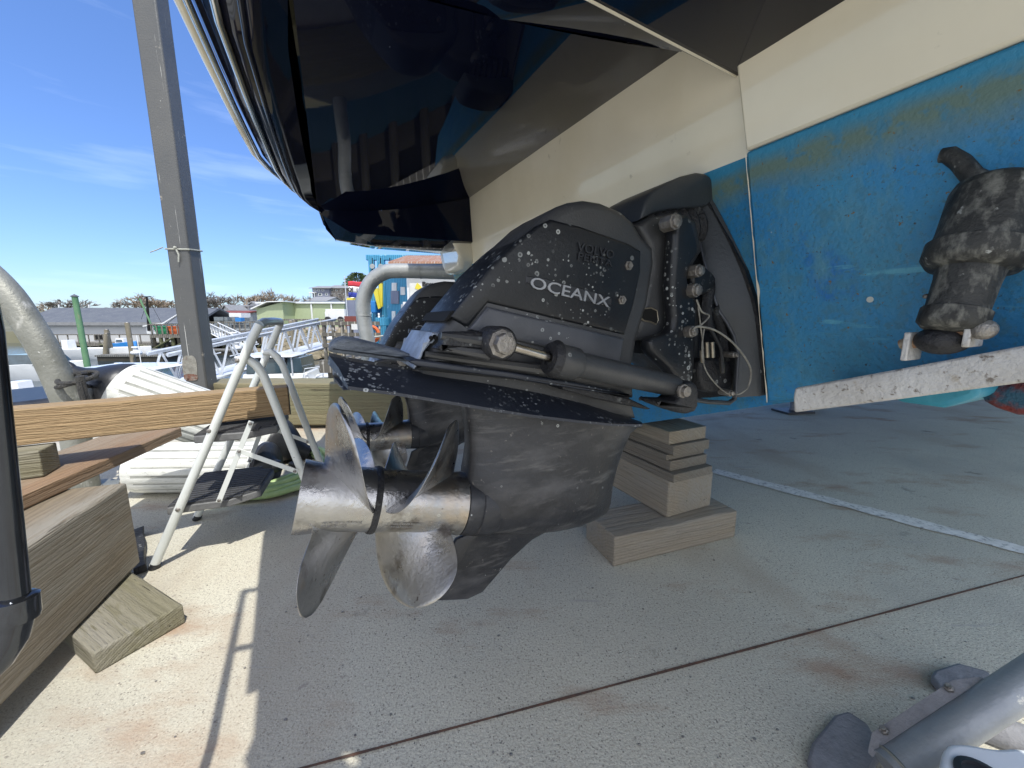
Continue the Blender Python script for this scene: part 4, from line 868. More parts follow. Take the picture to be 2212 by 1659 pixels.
for x_ in (.04,.20):
    c_ = p0+dr*x_-sd*.036+u2*.026; MB().lathe(c_, u2, [(0,.008),(.005,.008),(.006,.005),(.012,.005),(.012,0)], 6).build('bolt', 'bolt', st, smooth=20)
MB().lathe(p0+dr*.012, dr, [(0,.0315),(.003,.034),(.006,.0315)], 28, caps=False).build('weld_seam', 'galvdark', st)
MB().tube([at_z(2100,1560,.02), at_z(2330,1640,.03)], .03, 16).build('cross_leg', 'pad', st)
wp = [at_z(*p, .20) for p in rnd([(2022,1720),(2034,1622),(2050,1604),(2085,1604),(2150,1616),(2200,1612),(2300,1640),(2300,1720)], 2)]
jg = thing('plastic_jug', 'corner of a white plastic tub at the very bottom right of the view', 'tub', at_z(2200,1700))
MB().prism(wp, -ZZ*.19).build('body', 'whiteplastic', jg, smooth=50, bevel=.012, seg=4)
MB().lathe(at_z(2130,1690,.201), ZZ, [(0,.034),(.004,.034),(.006,.026),(.001,.026),(-.0,0)], 28).build('opening', 'emboss', jg)
# distant stand foot under the hull
c = at_z(1712,890); js = thing('boat_stand', 'small distant boat stand on the shaded concrete, seen under the blue hull', 'boat stand', c)
MB().cbox(c+ZZ*.012, .30, .20, .02, R(10)).build('foot_plate', 'emboss', js)
MB().tube([c+ZZ*.02, c+ZZ*.9+Vector((.05,.05,0))], .03, 12).build('post', 'pad', js)
MB().tube([c+ZZ*.03, c+Vector((.36,.12,.14))], .022, 8).build('leg', 'emboss', js)
MB().tube([c+Vector((.08,.1,.05)), c+Vector((.42,.22,.03))], .022, 8).build('leg', 'emboss', js)
# pebbles and flakes scattered on the concrete
pb_ = MB(); rr = random.Random(3)
for i in range(70):
    x, y = rr.uniform(300,2150), rr.uniform(1180,1655)
    p = at_z(x, y); r = rr.uniform(.0015,.0040); pb_.sphere(p+ZZ*r*.5, r, 3, (rr.uniform(.8,1.5),1,.5))
tag(pb_.build('loose_grit', 'grit' if 'grit' in M else 'bolt', None, at_z(1100,1400)), 'loose grit and paint flakes scattered over the concrete', None, None, 'stuff')
# ================================================================ HARBOUR
WZ = -2.2
M['water'] = mat('harbour_water', (.012,.030,.045), (.016,.04,.055), .3, .06, bump=2.2, bscale=2.2, stretch=(1,.35,1))
M['land'] = mat('shore_ground', (.16,.15,.10), (.10,.10,.055), .15, .95)
M['grass'] = mat('hill_grass', (.10,.12,.045), (.15,.14,.07), .4, .95)
M['pile'] = mat('tarred_pile', (.27,.235,.17), (.17,.15,.10), 2, .9, bump=.5, layers=[('band', 2, .6, -.4, (.10,.105,.05), 3, 1.2), ('noise', 4, .6, .7, (.34,.31,.25))])
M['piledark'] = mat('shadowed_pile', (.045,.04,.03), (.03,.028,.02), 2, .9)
M['green'] = mat('green_pile_paint', (.09,.21,.10), (.14,.27,.14), 1.5, .7, layers=[('noise', 4, .58, .7, (.20,.25,.14), (2,2,.4))])
M['wwhite'] = mat('white_siding', (.70,.71,.70), (.62,.63,.62), 3, .7, layers=[('wave', 3.2, .1, .0, .12, (.45,.46,.46), 'Z')])
M['bwhite'] = mat('boat_white', (.74,.75,.74), (.66,.67,.66), 2, .25, coat=.3)
M['glassd'] = mat('dark_window', (.05,.08,.10), (.03,.05,.06), 3, .06, spec=.8)
M['roofd'] = mat('dark_roof', (.085,.095,.115), (.11,.12,.135), 1.2, .85, layers=[('noise', 3, .62, .68, (.25,.26,.27), (1,6,1))])
M['roofg'] = mat('grey_shingle', (.26,.265,.27), (.20,.205,.21), 2, .9)
M['roofr'] = mat('red_roof', (.22,.06,.045), (.16,.045,.04), 2, .85)
M['greensheet'] = mat('green_metal_siding', (.52,.58,.38), (.48,.54,.35), 1, .6, layers=[('wave', 1.6, 0, .0, .22, (.36,.42,.25), 'X')])
M['slate'] = mat('slate_siding', (.16,.18,.25), (.20,.22,.29), 1.5, .8)
M['bluewall'] = mat('bright_blue_wall', (.08,.40,.62), (.12,.46,.66), 1.5, .6, layers=[('wave', 3.5, 0, .0, .14, (.03,.2,.34), 'X'), ('noise', 5, .64, .7, (.25,.45,.55))])
M['cyanwall'] = mat('pale_cyan_wall', (.35,.65,.70), (.4,.7,.74), 2, .6)
M['rustroof'] = mat('rusty_tin_roof', (.42,.36,.30), (.52,.50,.46), 1.5, .7, layers=[('noise', 2.5, .46, .56, (.36,.15,.06), (5,.6,1)), ('wave', 3.2, 0, .0, .2, (.25,.13,.08), 'X')])
M['orange'] = mat('orange_plastic', (.75,.16,.04), None, 4, .5); M['tealp'] = mat('teal_plastic', (.15,.48,.50), None, 4, .5); M['greenp'] = mat('green_plastic', (.03,.30,.12), None, 4, .5)
M['blueb'] = mat('blue_boat_hull', (.03,.22,.55), (.02,.18,.48), 3, .35); M['yellow'] = mat('yellow_paint', (.75,.62,.05), (.65,.55,.05), 3, .5)
M['trap'] = mat('wire_traps', (.50,.58,.62), (.30,.36,.40), 6, .7, layers=[('wave', 4.5, 0, .0, .35, (.12,.14,.15), 'Z'), ('wave', 3, 0, .0, .3, (.16,.18,.19), 'X')])
M['alu'] = mat('aluminium', (.62,.65,.68), (.50,.53,.56), 4, .4, metal=.35)
M['bark'] = mat('bare_twigs', (.24,.19,.14), (.30,.24,.18), 3, .9); M['bark2'] = mat('grey_bare_twigs', (.22,.20,.18), (.16,.145,.13), 3, .9)
M['needle'] = mat('evergreen', (.05,.085,.03), (.09,.12,.05), 2, .9)
M['rock'] = mat('riprap_rock', (.30,.25,.17), (.15,.13,.08), 1.2, .95, bump=1, layers=[('noise', 2, .55, .65, (.07,.075,.04))])
M['stone'] = mat('granite_wall', (.36,.29,.20), (.28,.23,.16), 1.4, .9)
M['flagred'] = mat('flag_red', (.62,.05,.07), None, 4, .8); M['flagblue'] = mat('flag_blue', (.03,.05,.32), None, 4, .8); M['flagwhite'] = mat('flag_white', (.75,.75,.75), None, 4, .8)
M['signwhite'] = mat('sign_board', (.72,.72,.68), (.62,.62,.58), 3, .6); M['ink'] = mat('sign_ink', (.02,.02,.02), None, 4, .6)
M['floatwood'] = mat('grey_float_boards', (.42,.41,.38), (.30,.29,.26), 1.2, .9, layers=[('wave', 2.2, .2, .0, .14, (.10,.10,.09), 'X')])
sheet('water', [(-700,3.72),(900,3.72),(900,900),(-700,900)], WZ, 'water')
def X_(x, Y): return at_Y(x, 691, Y).x
def Z_(y, Y): return at_Y(1106, y, Y).z
# far shore: rises gently, hill on the right
mb = MB(); rows_ = []
for Y, zz in ((52,-2.6),(53,-.7),(60,-.5),(100,.8),(150,3.0),(230,6),(420,7),(800,5)):
    rows_.append([Vector((x, Y+ (0 if x < -12 else 0), zz + (6.0*math.exp(-((x+60)/45)**2) if Y > 120 else 0) + (1.5*math.sin(x*.03) if Y > 200 else 0))) for x in range(-640, 900, 22)])
mb.loft(rows_, False, False); struct(mb.build('far_shore', 'land', None, smooth=60, recalc=False))
def box_px(mb, x0, y0, x1, y1, Y, dep, mi=0):
    a = at_Y(x0, y1, Y); x_1 = X_(x1, Y); b = Z_(y0, Y); x_0 = X_(x0, Y); z0 = Z_(y1, Y)
    return mb.box((x_0, Y, z0), (x_1-x_0,0,0), (0,dep,0), (0,0,b-z0), mi)
def T_(name, label, cat, x, y, Y, group=None): return thing(name, label, cat, (X_(x, Y), Y, Z_(y, Y)), group)
def win(par, x0, y0, x1, y1, Y, m='glassd', frame='bwhite'):
    e = Y-.05; f = MB(); box_px(f, x0, y0, x1, y1, e, .04); w_ = f.build('window', frame, par)
    g = MB(); ix = (x1-x0)*.14; iy = (y1-y0)*.14; box_px(g, x0+ix, y0+iy, x1-ix, y1-iy, e-.012, .02); g.build('pane', m, w_)
def house(label, x0, x1, ybase, yeave, yridge, Y, dep, wall, roof, gable='x', wins=(), name='house', ov=.3):
    t = T_(name, label, 'house' if name == 'house' else 'building', (x0+x1)/2, ybase, Y)
    mb = MB(); xa, xb = X_(x0, Y), X_(x1, Y); z0, z1, z2_ = Z_(ybase, Y), Z_(yeave, Y), Z_(yridge, Y)
    if gable == 'x':   # ridge runs left-right
        mb.box((xa,Y,z0-2), (xb-xa,0,0), (0,dep,0), (0,0,z1-z0+2)); mb.prism([(xa,Y,z1),(xa,Y+dep,z1),(xa,Y+dep/2,z2_-.1)], (xb-xa,0,0))
        r = MB(); r.prism([(xa-ov,Y-ov,z1-.05),(xa-ov,Y+dep/2,z2_),(xa-ov,Y+dep+ov,z1-.05),(xa-ov,Y+dep+ov,z1+.15),(xa-ov,Y+dep/2,z2_+.2),(xa-ov,Y-ov,z1+.15)], (xb-xa+2*ov,0,0))
    else:
        xm = (xa+xb)/2; mb.prism([(xa,Y,z0-2),(xb,Y,z0-2),(xb,Y,z1),(xm,Y,z2_-.1),(xa,Y,z1)], (0,dep,0))
        r = MB(); r.prism([(xa-ov,Y-ov,z1-.05),(xm,Y-ov,z2_),(xb+ov,Y-ov,z1-.05),(xb+ov,Y-ov,z1+.15),(xm,Y-ov,z2_+.2),(xa-ov,Y-ov,z1+.15)], (0,dep+2*ov,0))
    mb.build('wall', wall, t, smooth=0); r.build('roof', roof, t, smooth=0)
    for w_ in wins: win(t, *w_, Y)
    return t
# ---- long dark-roofed wharf building, pier and its piles on the far left
YB = 47
t = T_('wharf_building', 'long low white wharf building with a patchy dark roof, behind the green pile', 'building', 240, 735, YB)
mb = MB(); box_px(mb, 40, 700, 430, 738, YB, 9); mb.build('wall', 'wwhite', t, smooth=0)
mb = MB(); xa, xb = X_(36,YB), X_(424,YB); z1, z2_ = Z_(703,YB), Z_(669,YB+4)
mb.prism([(xa,YB-.4,z1),(xa,YB+4,z2_),(xa,YB+9.6,z1),(xa,YB+9.6,z1+.2),(xa,YB+4,z2_+.25),(xa,YB-.4,z1+.25)], (xb-xa,0,0)); mb.build('roof', 'roofd', t, smooth=0)
win(t, 196, 722, 218, 735, YB, 'hole', 'wood_grey')
mb = MB(); box_px(mb, 40, 696, 424, 703, YB-.5, .1); mb.build('fascia_board', 'roofg', t, smooth=0)
def pier(label, x0, x1, y_deck, Y, dep, piles, thick=.35):
    t = T_('pier', label, 'pier', (x0+x1)/2, y_deck, Y, 'timber piers across the water')
    z = Z_(y_deck, Y); xa, xb = X_(x0, Y), X_(x1, Y)
    MB().box((xa,Y,z-thick), (xb-xa,0,0), (0,dep,0), (0,0,thick)).build('deck', 'wood_grey', t, smooth=0)
    MB().box((xa,Y+dep*.55,WZ-.5), (xb-xa,0,0), (0,.3,0), (0,0,z-thick-WZ+.5)).build('dark_backing', 'hole', t, smooth=0)  # black sheet standing in for the shade beneath the deck
    rr = random.Random(int(x0))
    for k in range(piles):
        for row in (0, 1):
            x = xa+(xb-xa)*(k+.3+.3*rr.random())/piles; yy = Y+.15+row*dep*.3
            MB().tube([(x,yy,WZ-.6),(x+rr.uniform(-.1,.1),yy,z-thick+.02)], .16, 8).build('pile', 'pile' if row == 0 and k % 2 else 'piledark', t)
    for k in range(0, piles-1, 3):
        x = xa+(xb-xa)*(k+.5)/piles; MB().tube([(x,Y-.05,WZ+.3),(x+2.0,Y-.05,z-thick)], .09, 6).build('brace', 'pile', t)
    MB().box((xa,Y-.08,z+.9), (xb-xa,0,0), (0,.08,0), (0,0,.1)).build('hand_rail', 'wood_grey', t, smooth=0)
    for k in range(12):
        x = xa+(xb-xa)*(k+.5)/12; MB().box((x,Y-.06,z), (.1,0,0), (0,.08,0), (0,0,.95)).build('rail_post', 'wood_grey', t, smooth=0)
    return t
pier('long dark pier on piles below the dark-roofed building', 60, 330, 741, 44, 6, 12)
pier('middle pier with crates stacked on its deck, dark piles below', 318, 452, 722, 38, 8, 10)
pier('pier carrying the wire traps, with the small gangway leading down', 452, 590, 716, 40, 8, 9)
# crates and traps on the middle pier
for x0, x1, m, lb_ in ((331,359,'greenp','green tote on the middle pier, left of the orange one'),(361,392,'orange','orange tote on the middle pier'),(395,423,'tealp','teal tote on the middle pier, right of the orange one')):
    t = T_('fish_tote', lb_, 'tote', (x0+x1)/2, 722, 38.3, 'plastic totes on the middle pier'); mb = MB(); a = X_(x0,38.3); b = X_(x1,38.3); z0, z1 = Z_(722,38.3), Z_(706,38.3)
    mb.loft([[(a+.08,38.3,z0),(b-.08,38.3,z0),(b-.08,39.4,z0),(a+.08,39.4,z0)],[(a,38.25,z1),(b,38.25,z1),(b,39.5,z1),(a,39.5,z1)]], True, True); mb.build('body', m, t, smooth=0)
    MB().box((a-.05,38.2,z1-.02),(b-a+.1,0,0),(0,1.35,0),(0,0,.1)).build('rim', m, t, smooth=0)
def traps(label, x0, x1, y0, y1, Y, nx, nz):
    a, b = X_(x0,Y), X_(x1,Y); z0, z1 = Z_(y1,Y), Z_(y0,Y); rr = random.Random(5)
    for i in range(nx):
        for k in range(nz - (1 if rr.random() < .3 else 0)):
            w_ = (b-a)/nx; h_ = (z1-z0)/nz; mb = MB(); mb.box((a+i*w_+.02,Y+rr.uniform(0,.2),z0+k*h_), (w_-.04,0,0), (0,.6,0), (0,0,h_-.03))
            lv = ['bottom','middle','top'][min(2, k)]
            tag(mb.build('lobster_trap', 'trap', None, (a+i*w_,Y,z0+k*h_), smooth=0), 'wire lobster trap in the long pale stack on the far pier' if nx > 4 else 'wire lobster trap on the middle pier, right of the teal tote', 'trap', label)
traps('lobster traps stacked on the far pier', 459, 545, 684, 710, 40.6, 11, 3)
traps('lobster traps on the middle pier', 424, 440, 704, 720, 38.6, 2, 2)
t = T_('gear_shed', 'small weathered plywood gear box on the middle pier, beside the steel post', 'shed', 380+105, 720, 40)
t.location = (X_(484,41), 41, Z_(712,41)); mb = MB(); box_px(mb, 496, 676, 522, 686, 42, 1.5); mb.build('body', 'bwhite', t, smooth=0); mb = MB(); box_px(mb, 508, 686, 520, 697, 40.5, .6); mb.build('door', 'blueb', t, smooth=0)
# far gangway
def truss(name, label, A0, A1, H, Wt, n, m, r, grp=None, deck='alu'):
    """A0,A1: lower chord ends of the near side"""
    t = thing(name, label, 'gangway', A0, grp); A0, A1 = Vector(A0), Vector(A1); d_ = (A1-A0); s_ = ZZ.cross(d_).normalized()*Wt
    up_ = Vector((0,0,H)); 
    for q in (Vector((0,0,0)), s_):
        mb = MB()
        nrm = ZZ.cross(d_).normalized()
        def bar(a, b, w_=r): 
            mb.tube([a, b], w_, 4)
        bar(A0+q, A1+q, r*1.5); bar(A0+q+up_, A1+q+up_, r*1.5)
        for i in range(n):
            a = A0+d_*(i/n); c = A0+d_*((i+.5)/n); b = A0+d_*((i+1)/n); bar(a+q, c+q+up_); bar(c+q+up_, b+q)
            if i % 2 == 0: bar(A0+d_*((i+.5)/n)+q+up_*.55, b+q+up_*.55, r*.5)
        mb.build('truss_side', m, t, smooth=0)
        MB().tube([A0+q+up_*1.04-nrm*.05, A1+q+up_*1.04-nrm*.05], r*.9, 6).build('hand_rail', m, t)
    MB().add([A0, A1, A1+s_, A0+s_, A0-ZZ*.08, A1-ZZ*.08, A1+s_-ZZ*.08, A0+s_-ZZ*.08], [(0,1,2,3),(7,6,5,4),(0,4,5,1),(3,2,6,7)]).build('walkway', deck, t, smooth=0)
    return t
g0 = at_Y(372,842,12.2); g1 = at_Y(728,742,18.4); HG = 1.12
truss('gangway', 'long aluminium truss gangway rising to the right behind the ladder', g0, g1, HG, 1.15, 9, 'alu', .045)
truss('gangway', 'small far gangway sloping down from the pier with the traps', at_Y(452,719,38.5), at_Y(513,749,36), .95, .9, 9, 'bwhite', .045)
# green channel pile and other piles
def pile(name, label, x, ytop, ybot, Y, r, m, cap=None, lean=0, grp=None):
    b0 = at_Y(x, ybot, Y); b0.z = min(b0.z, WZ-.3); z1 = Z_(ytop, Y); b0.x = at_Y(x, ybot, Y).x
    t = thing(name, label, 'pile', b0, grp); p1 = Vector((b0.x+lean, Y, z1))
    MB().tube([b0, b0.lerp(p1,.5), p1], [r*1.08, r, r*.95], 14).build('shaft', m, t)
    if cap: MB().lathe(p1, ZZ, [(0,r*1.25),(.03,r*1.25),(r*1.1,0)], 8).build('cap', cap, t, smooth=0)
    else: MB().lathe(p1, ZZ, [(0,r*.97),(.02,r*.9),(.03,0)], 12).build('cap', 'bolt', t)
    return t
pile('channel_pile', 'tall green painted pile with a dark pointed cap, standing in the water', 189, 641, 792, 20, .125, 'green', 'roofd')
pile('dock_pile', 'lone grey green pile at the end of the floating dock, left of the steel post', 284, 697, 756, 25, .14, 'pile')
for i, (x, yt, ln_) in enumerate(((222,720,.5),(228,712,.35),(236,716,.1),(243,724,-.2))):
    pile('dock_pile', ['leftmost leaning pile of the dolphin cluster','tallest pile of the dolphin cluster','third pile of the dolphin cluster','rightmost and shortest pile of the dolphin cluster'][i], x, yt, 756, 30+.2*i, .15, 'pile', None, ln_, 'piles of the dolphin cluster in the water')
pile('dock_pile', 'weathered pile rising through the far gangway, left of the ladder grip', 645-8, 692, 790, 21, .12, 'pile')
for i, (x, yt, Y, lb_) in enumerate(((440,700,30,'thin grey pile beside the small far gangway'),(453,678,39,'pale pole with a lamp standing on the pier with the traps'),(641,690,26,'grey pile in front of the green metal shed'))):
    pile('dock_pile', lb_, x if i != 2 else 640, yt, 760, Y, .12, 'pile')
# floating docks
def dockf(label, x0, x1, ytop, Y, dep, m='floatwood', h=.35):
    t = T_('floating_dock', label, 'floating dock', (x0+x1)/2, ytop, Y, 'floating docks'); a, b = X_(x0,Y), X_(x1,Y); z = WZ+.45
    MB().box((a,Y,z-.12),(b-a,0,0),(0,dep,0),(0,0,.12)).build('deck', m, t, smooth=0); MB().box((a+.1,Y+.06,WZ-.2),(b-a-.2,0,0),(0,dep-.12,0),(0,0,z-WZ+.08)).build('float', 'piledark', t, smooth=0)
    for k in range(5):
        xx = a+(b-a)*(k+.5)/5; mb = MB(); mb.box((xx-.14,Y+.1,z+.03),(.28,0,0),(0,.04,0),(0,0,.035)); mb.box((xx-.03,Y+.1,z),(.06,0,0),(0,.04,0),(0,0,.03)); mb.build('cleat', 'bolt', t, smooth=0)
    return t
dockf('long thin floating dock in front of the middle pier', 175, 560, 752, 34, 1.8)
dockf('floating dock crossing behind the green pile', 190, 340, 760, 29, 1.6)
dockf('broad grey floating dock right of the cabin boat', 652, 830, 790, 16.5, 2.4)
dockf('nearest floating dock, at the foot of the aluminium gangway', 300, 700, 812, 13.6, 2.0)
dockf('second grey float behind the broad floating dock', 640, 800, 770, 21, 2.0)
# boats
def hull_mb(mb, p, L_, W_, H_, ang, sheer=.25, mi=0):
    c, s_ = math.cos(ang), math.sin(ang); P_ = lambda x, y, z: Vector((p[0]+x*c-y*s_, p[1]+x*s_+y*c, p[2]+z))
    secs2 = []
    for k in range(9):
        f = k/8; x = -L_/2+L_*f; w_ = W_/2*(1-max(0,(f-.45)/.55)**2.2)*(.92+.08*min(1,f*3)); zt = H_*(1+sheer*max(0,f-.3)**1.5*1.6); zb_ = -.25+.25*max(0,(f-.7)/.3)**2
        w_ = max(w_, .03); secs2.append([P_(x,-w_,zt),P_(x,-w_*.93,zt*.35),P_(x,-w_*.72,zb_+.12),P_(x,0,zb_),P_(x,w_*.72,zb_+.12),P_(x,w_*.93,zt*.35),P_(x,w_,zt),P_(x,w_*.86,zt+.03),P_(x,w_*.8,zt-.10),P_(x,-w_*.8,zt-.10),P_(x,-w_*.86,zt+.03)])
    mb.loft(secs2, True, True, mi); return P_
def boat_t(name, label, x, Y, L_, W_, H_, ang, m='bwhite', grp=None):
    p = (X_(x, Y), Y, WZ); t = thing(name, label, 'boat', p, grp); mb = MB(); P_ = hull_mb(mb, p, L_, W_, H_, ang); mb.build('hull', m, t, smooth=35); return t, P_
def obox(t, nm, m, P_, x0, x1, y0, y1, z0, z1, tap=0, bev=.03):
    mb = MB(); mb.loft([[P_(x0,y0,z0),P_(x1,y0,z0),P_(x1,y1,z0),P_(x0,y1,z0)],[P_(x0+tap,y0+tap*.4,z1),P_(x1-tap,y0+tap*.4,z1),P_(x1-tap,y1-tap*.4,z1),P_(x0+tap,y1-tap*.4,z1)]], True, True); return mb.build(nm, m, t, smooth=20, bevel=bev)
# cabin boat behind the ladder
t, P_ = boat_t('cabin_boat', 'white cabin cruiser with a windshielded wheelhouse, moored behind the ladder', 590, 13.2, 5.4, 2.1, .95, R(12))
c_ = obox(t, 'wheelhouse', 'bwhite', P_, -.9, 1.2, -.75, .75, .9, 1.35, .1)
for k, (xa, xb) in enumerate(((-.7,-.25),(-.15,.4),(.5,1.0))): obox(t, 'window', 'glassd', P_, xa, xb, -.72, .72, 1.36, 1.85, .06, .01)
obox(t, 'hard_top', 'bwhite', P_, -1.0, .75, -.8, .8, 1.88, 1.95, .08)
for xa in (-.9,-.2,.45,.68):
    for ya in (-.72,.72): MB().tube([P_(xa,ya,1.3),P_(xa,ya,1.92)], .025, 6).build('post', 'alu', t)
MB().tube([P_(1.0,-.85,1.1),P_(1.1,-.85,1.50),P_(2.1,-.45,1.58),P_(2.6,0,1.62),P_(2.1,.45,1.58),P_(1.1,.85,1.50)], .018, 6).build('bow_rail', 'alu', t)
for xa, ya in ((1.6,-.68),(2.1,-.45),(2.45,-.15),(1.6,.68)): MB().tube([P_(xa,ya,1.1),P_(xa,ya,1.62)], .015, 6).build('rail_post', 'alu', t)
obox(t, 'fore_cabin', 'bwhite', P_, 1.2, 2.2, -.6, .6, .95, 1.25, .15); obox(t, 'cabin_window', 'glassd', P_, 1.3, 1.9, -.63, .63, 1.02, 1.16, .04, .01)
# hard-top boat behind the big fender
t, P_ = boat_t('hardtop_boat', 'white boat with a flat hard top, moored left of the steel post', 275, 12.0, 6.2, 2.2, .8, R(6))
obox(t, 'console', 'bwhite', P_, -.4, .5, -.45, .45, .6, 1.15, .1); obox(t, 'windscreen', 'glassd', P_, .1, .5, -.43, .43, 1.15, 1.45, .05, .01)
obox(t, 'hard_top', 'bwhite', P_, -1.1, 1.15, -.8, .8, 1.62, 1.70, .12, .03)
for xa in (-.9,.9):
    for ya in (-.7,.7): MB().tube([P_(xa*.6,ya,.7),P_(xa,ya,1.64)], .025, 6).build('post', 'alu', t)
MB().tube([P_(-.2,.5,1.68),P_(-.2,.5,2.6)], .01, 5).build('antenna', 'bwhite', t)
obox(t, 'outboard_engine', 'bwhite', P_, -3.5, -3.1, -.25, .25, .4, 1.25, .06)
# centre console boat lower left
t, P_ = boat_t('centre_console_boat', 'open white centre console boat with a dark canopy and steering wheel', 70, 5.6, 5.2, 2.1, .75, R(64))
obox(t, 'deck', 'vinyl', P_, -2.4, 1.6, -.8, .8, .3, .45); obox(t, 'console', 'galv', P_, .0, .5, -.42, .42, .45, 1.28, .05); obox(t, 'display', 'hole', P_, -.012, .06, -.15, .22, 1.0, 1.2, .0, .005)
wh = P_(-.10,.12,.95); mb = MB(); dw = (P_(1,0,0)-P_(0,0,0)).normalized(); sw = (P_(0,1,0)-P_(0,0,0)).normalized()
mb.tube([wh+(sw*math.cos(q)+ZZ*math.sin(q))*.19 for q in [2*math.pi*k/24 for k in range(25)]], .018, 8)
for q in (0,2.1,4.2): mb.tube([wh, wh+(sw*math.cos(q)+ZZ*math.sin(q))*.19], .013, 6)
mb.build('steering_wheel', 'rubber', t)
obox(t, 'seat', 'vinyl', P_, -1.3, -.7, -.5, .5, .45, .95, .05, .05); obox(t, 'engine_cover', 'vinyl', P_, -2.3, -1.7, -.7, .7, .45, .85, .1, .08)
obox(t, 'canopy', 'rubber', P_, -1.0, .9, -.85, .85, 1.95, 2.05, .15, .04)
for xa in (-.7,.5):
    for ya in (-.6,.6): MB().tube([P_(xa*.8,ya,.5),P_(xa,ya,1.97)], .02, 6).build('canopy_post', 'alu', t)
MB().tube([P_(-.8,.7,2.0),P_(-.9,.7,2.6)], .01, 5).build('antenna', 'alu', t)
for ya in (-.5,.1,.6): MB().tube([P_(.85,ya,2.02),P_(.95,ya,1.85)], .04, 8).build('rod_holder', 'bwhite', t)
t, P_ = boat_t('skiff', 'small white boat with a low windscreen, far left beyond the leaning pipe', 40, 20, 6, 2.2, .8, R(4))
obox(t, 'windscreen', 'glassd', P_, -.5, 1.4, -.9, .9, .8, 1.35, .35, .01); obox(t, 'foredeck', 'bwhite', P_, 1.4, 2.4, -.6, .6, .8, .92, .1)
t, P_ = boat_t('skiff', 'long low white skiff at the floating dock, beneath the dark-roofed building', 205, 31, 8, 2.2, .8, R(2)); obox(t, 'console', 'bwhite', P_, -2.6, -2.1, -.35, .35, .7, 1.5, .05)
t, P_ = boat_t('blue_fishing_boat', 'bright blue boat with white wheelhouse moored under the middle pier', 262, 36.5, 2.2, 1.5, .9, R(0), 'blueb'); obox(t, 'wheelhouse', 'bwhite', P_, -.5, .4, -.5, .5, .85, 1.4, .12); obox(t, 'window', 'glassd', P_, -.35, .25, -.53, .53, 1.05, 1.25, .05, .01)
# small fishing boat with mast and boom behind the pier
t = T_('fishing_boat', 'fishing boat with a dark mast, white wheelhouse and raised boom behind the green tote', 'boat', 322, 715, 43)
mb = MB(); a = X_(312,43); b = X_(350,43); z0, z1 = Z_(722,43), Z_(703,43); mb.box((a,43,z0),(b-a,0,0),(0,2.5,0),(0,0,z1-z0)); mb.build('wheelhouse', 'bwhite', t, smooth=0, bevel=.05)
MB().prism([at_Y(308,706,42.8), at_Y(350,699,42.8), at_Y(350,697,42.8), at_Y(308,703,42.8)], (0,3,0)).build('wheelhouse_roof', 'bwhite', t, smooth=0)
for k in range(3): win(t, 318+9*k, 708, 324+9*k, 714, 43)
MB().tube([at_Y(322,715,42.5), at_Y(319,670,42.5), at_Y(317,641,42.5)], [.14,.12,.08], 8).build('mast', 'hole', t); MB().tube([at_Y(326,700,42.4), at_Y(302,645,42.4)], .09, 8).build('outrigger', 'green', t)
MB().tube([at_Y(308,641,42.5), at_Y(326,641,42.5)], .06, 6).build('crosstree', 'hole', t); MB().tube([at_Y(350,701,42.5), at_Y(402,668,42.5)], [.12,.06], 8).build('boom', 'bwhite', t)
for a_, b_ in (((320,645),(350,700)),((320,645),(305,690)),((400,669),(352,706)),((320,644),(470,668))): MB().tube([at_Y(*a_,42.5), at_Y(*b_,42.5)], .02, 4).build('stay_wire', 'hole', t)
for x, yt, yb_, lb_ in ((127,658,670,'left bare white mast above the dark roof'),(192,658,674,'right bare white mast above the dark roof')):
    o = MB().tube([at_Y(x,yt,56), at_Y(x+3,yb_+18,56)], .10, 6).build('boat_mast', 'bwhite', None, at_Y(x,yb_+18,56)); tag(o, lb_, 'mast')
for i, (x, y, Y) in enumerate(((257,793,14.0),(294,758,24.8),(505,727,37),(544,736,30),(448,744,33),(715,728,24),(511,748,33))):
    t = thing('mooring_float', ['white float by the foot of the green pile','white float on the end of the floating dock, at the lone pile','white float at the top of the small gangway','white piling cap float beside the small gangway','round white float near the steel post','white float behind the long gangway','white float under the small gangway'][i], 'float', at_Y(x,y+4,Y), 'white floats about the docks')
    r = .022*Y/2; c = at_Y(x, y, Y); MB().lathe(c-ZZ*r*.9, ZZ, [(0,r*.2),(r*.1,r*.9),(r*.4,r*1.1),(r*.8,r*1.0),(r*1.0,r*.55),(r*1.6,r*.5),(r*1.7,r*.8),(r*1.95,r*.7),(r*2.0,0)], 14).build('float_body', 'bwhite', t)
o = MB().lathe(at_Y(795+130,880,14)*0+at_Y(790,779,19.5), ZZ, [(0,.12),(.28,.12),(.33,.07),(.42,.07),(.42,0)], 12).build('water_bottle', 'blueb', None, at_Y(790,779,19.5)); tag(o, 'small blue container standing on the far float', 'container')
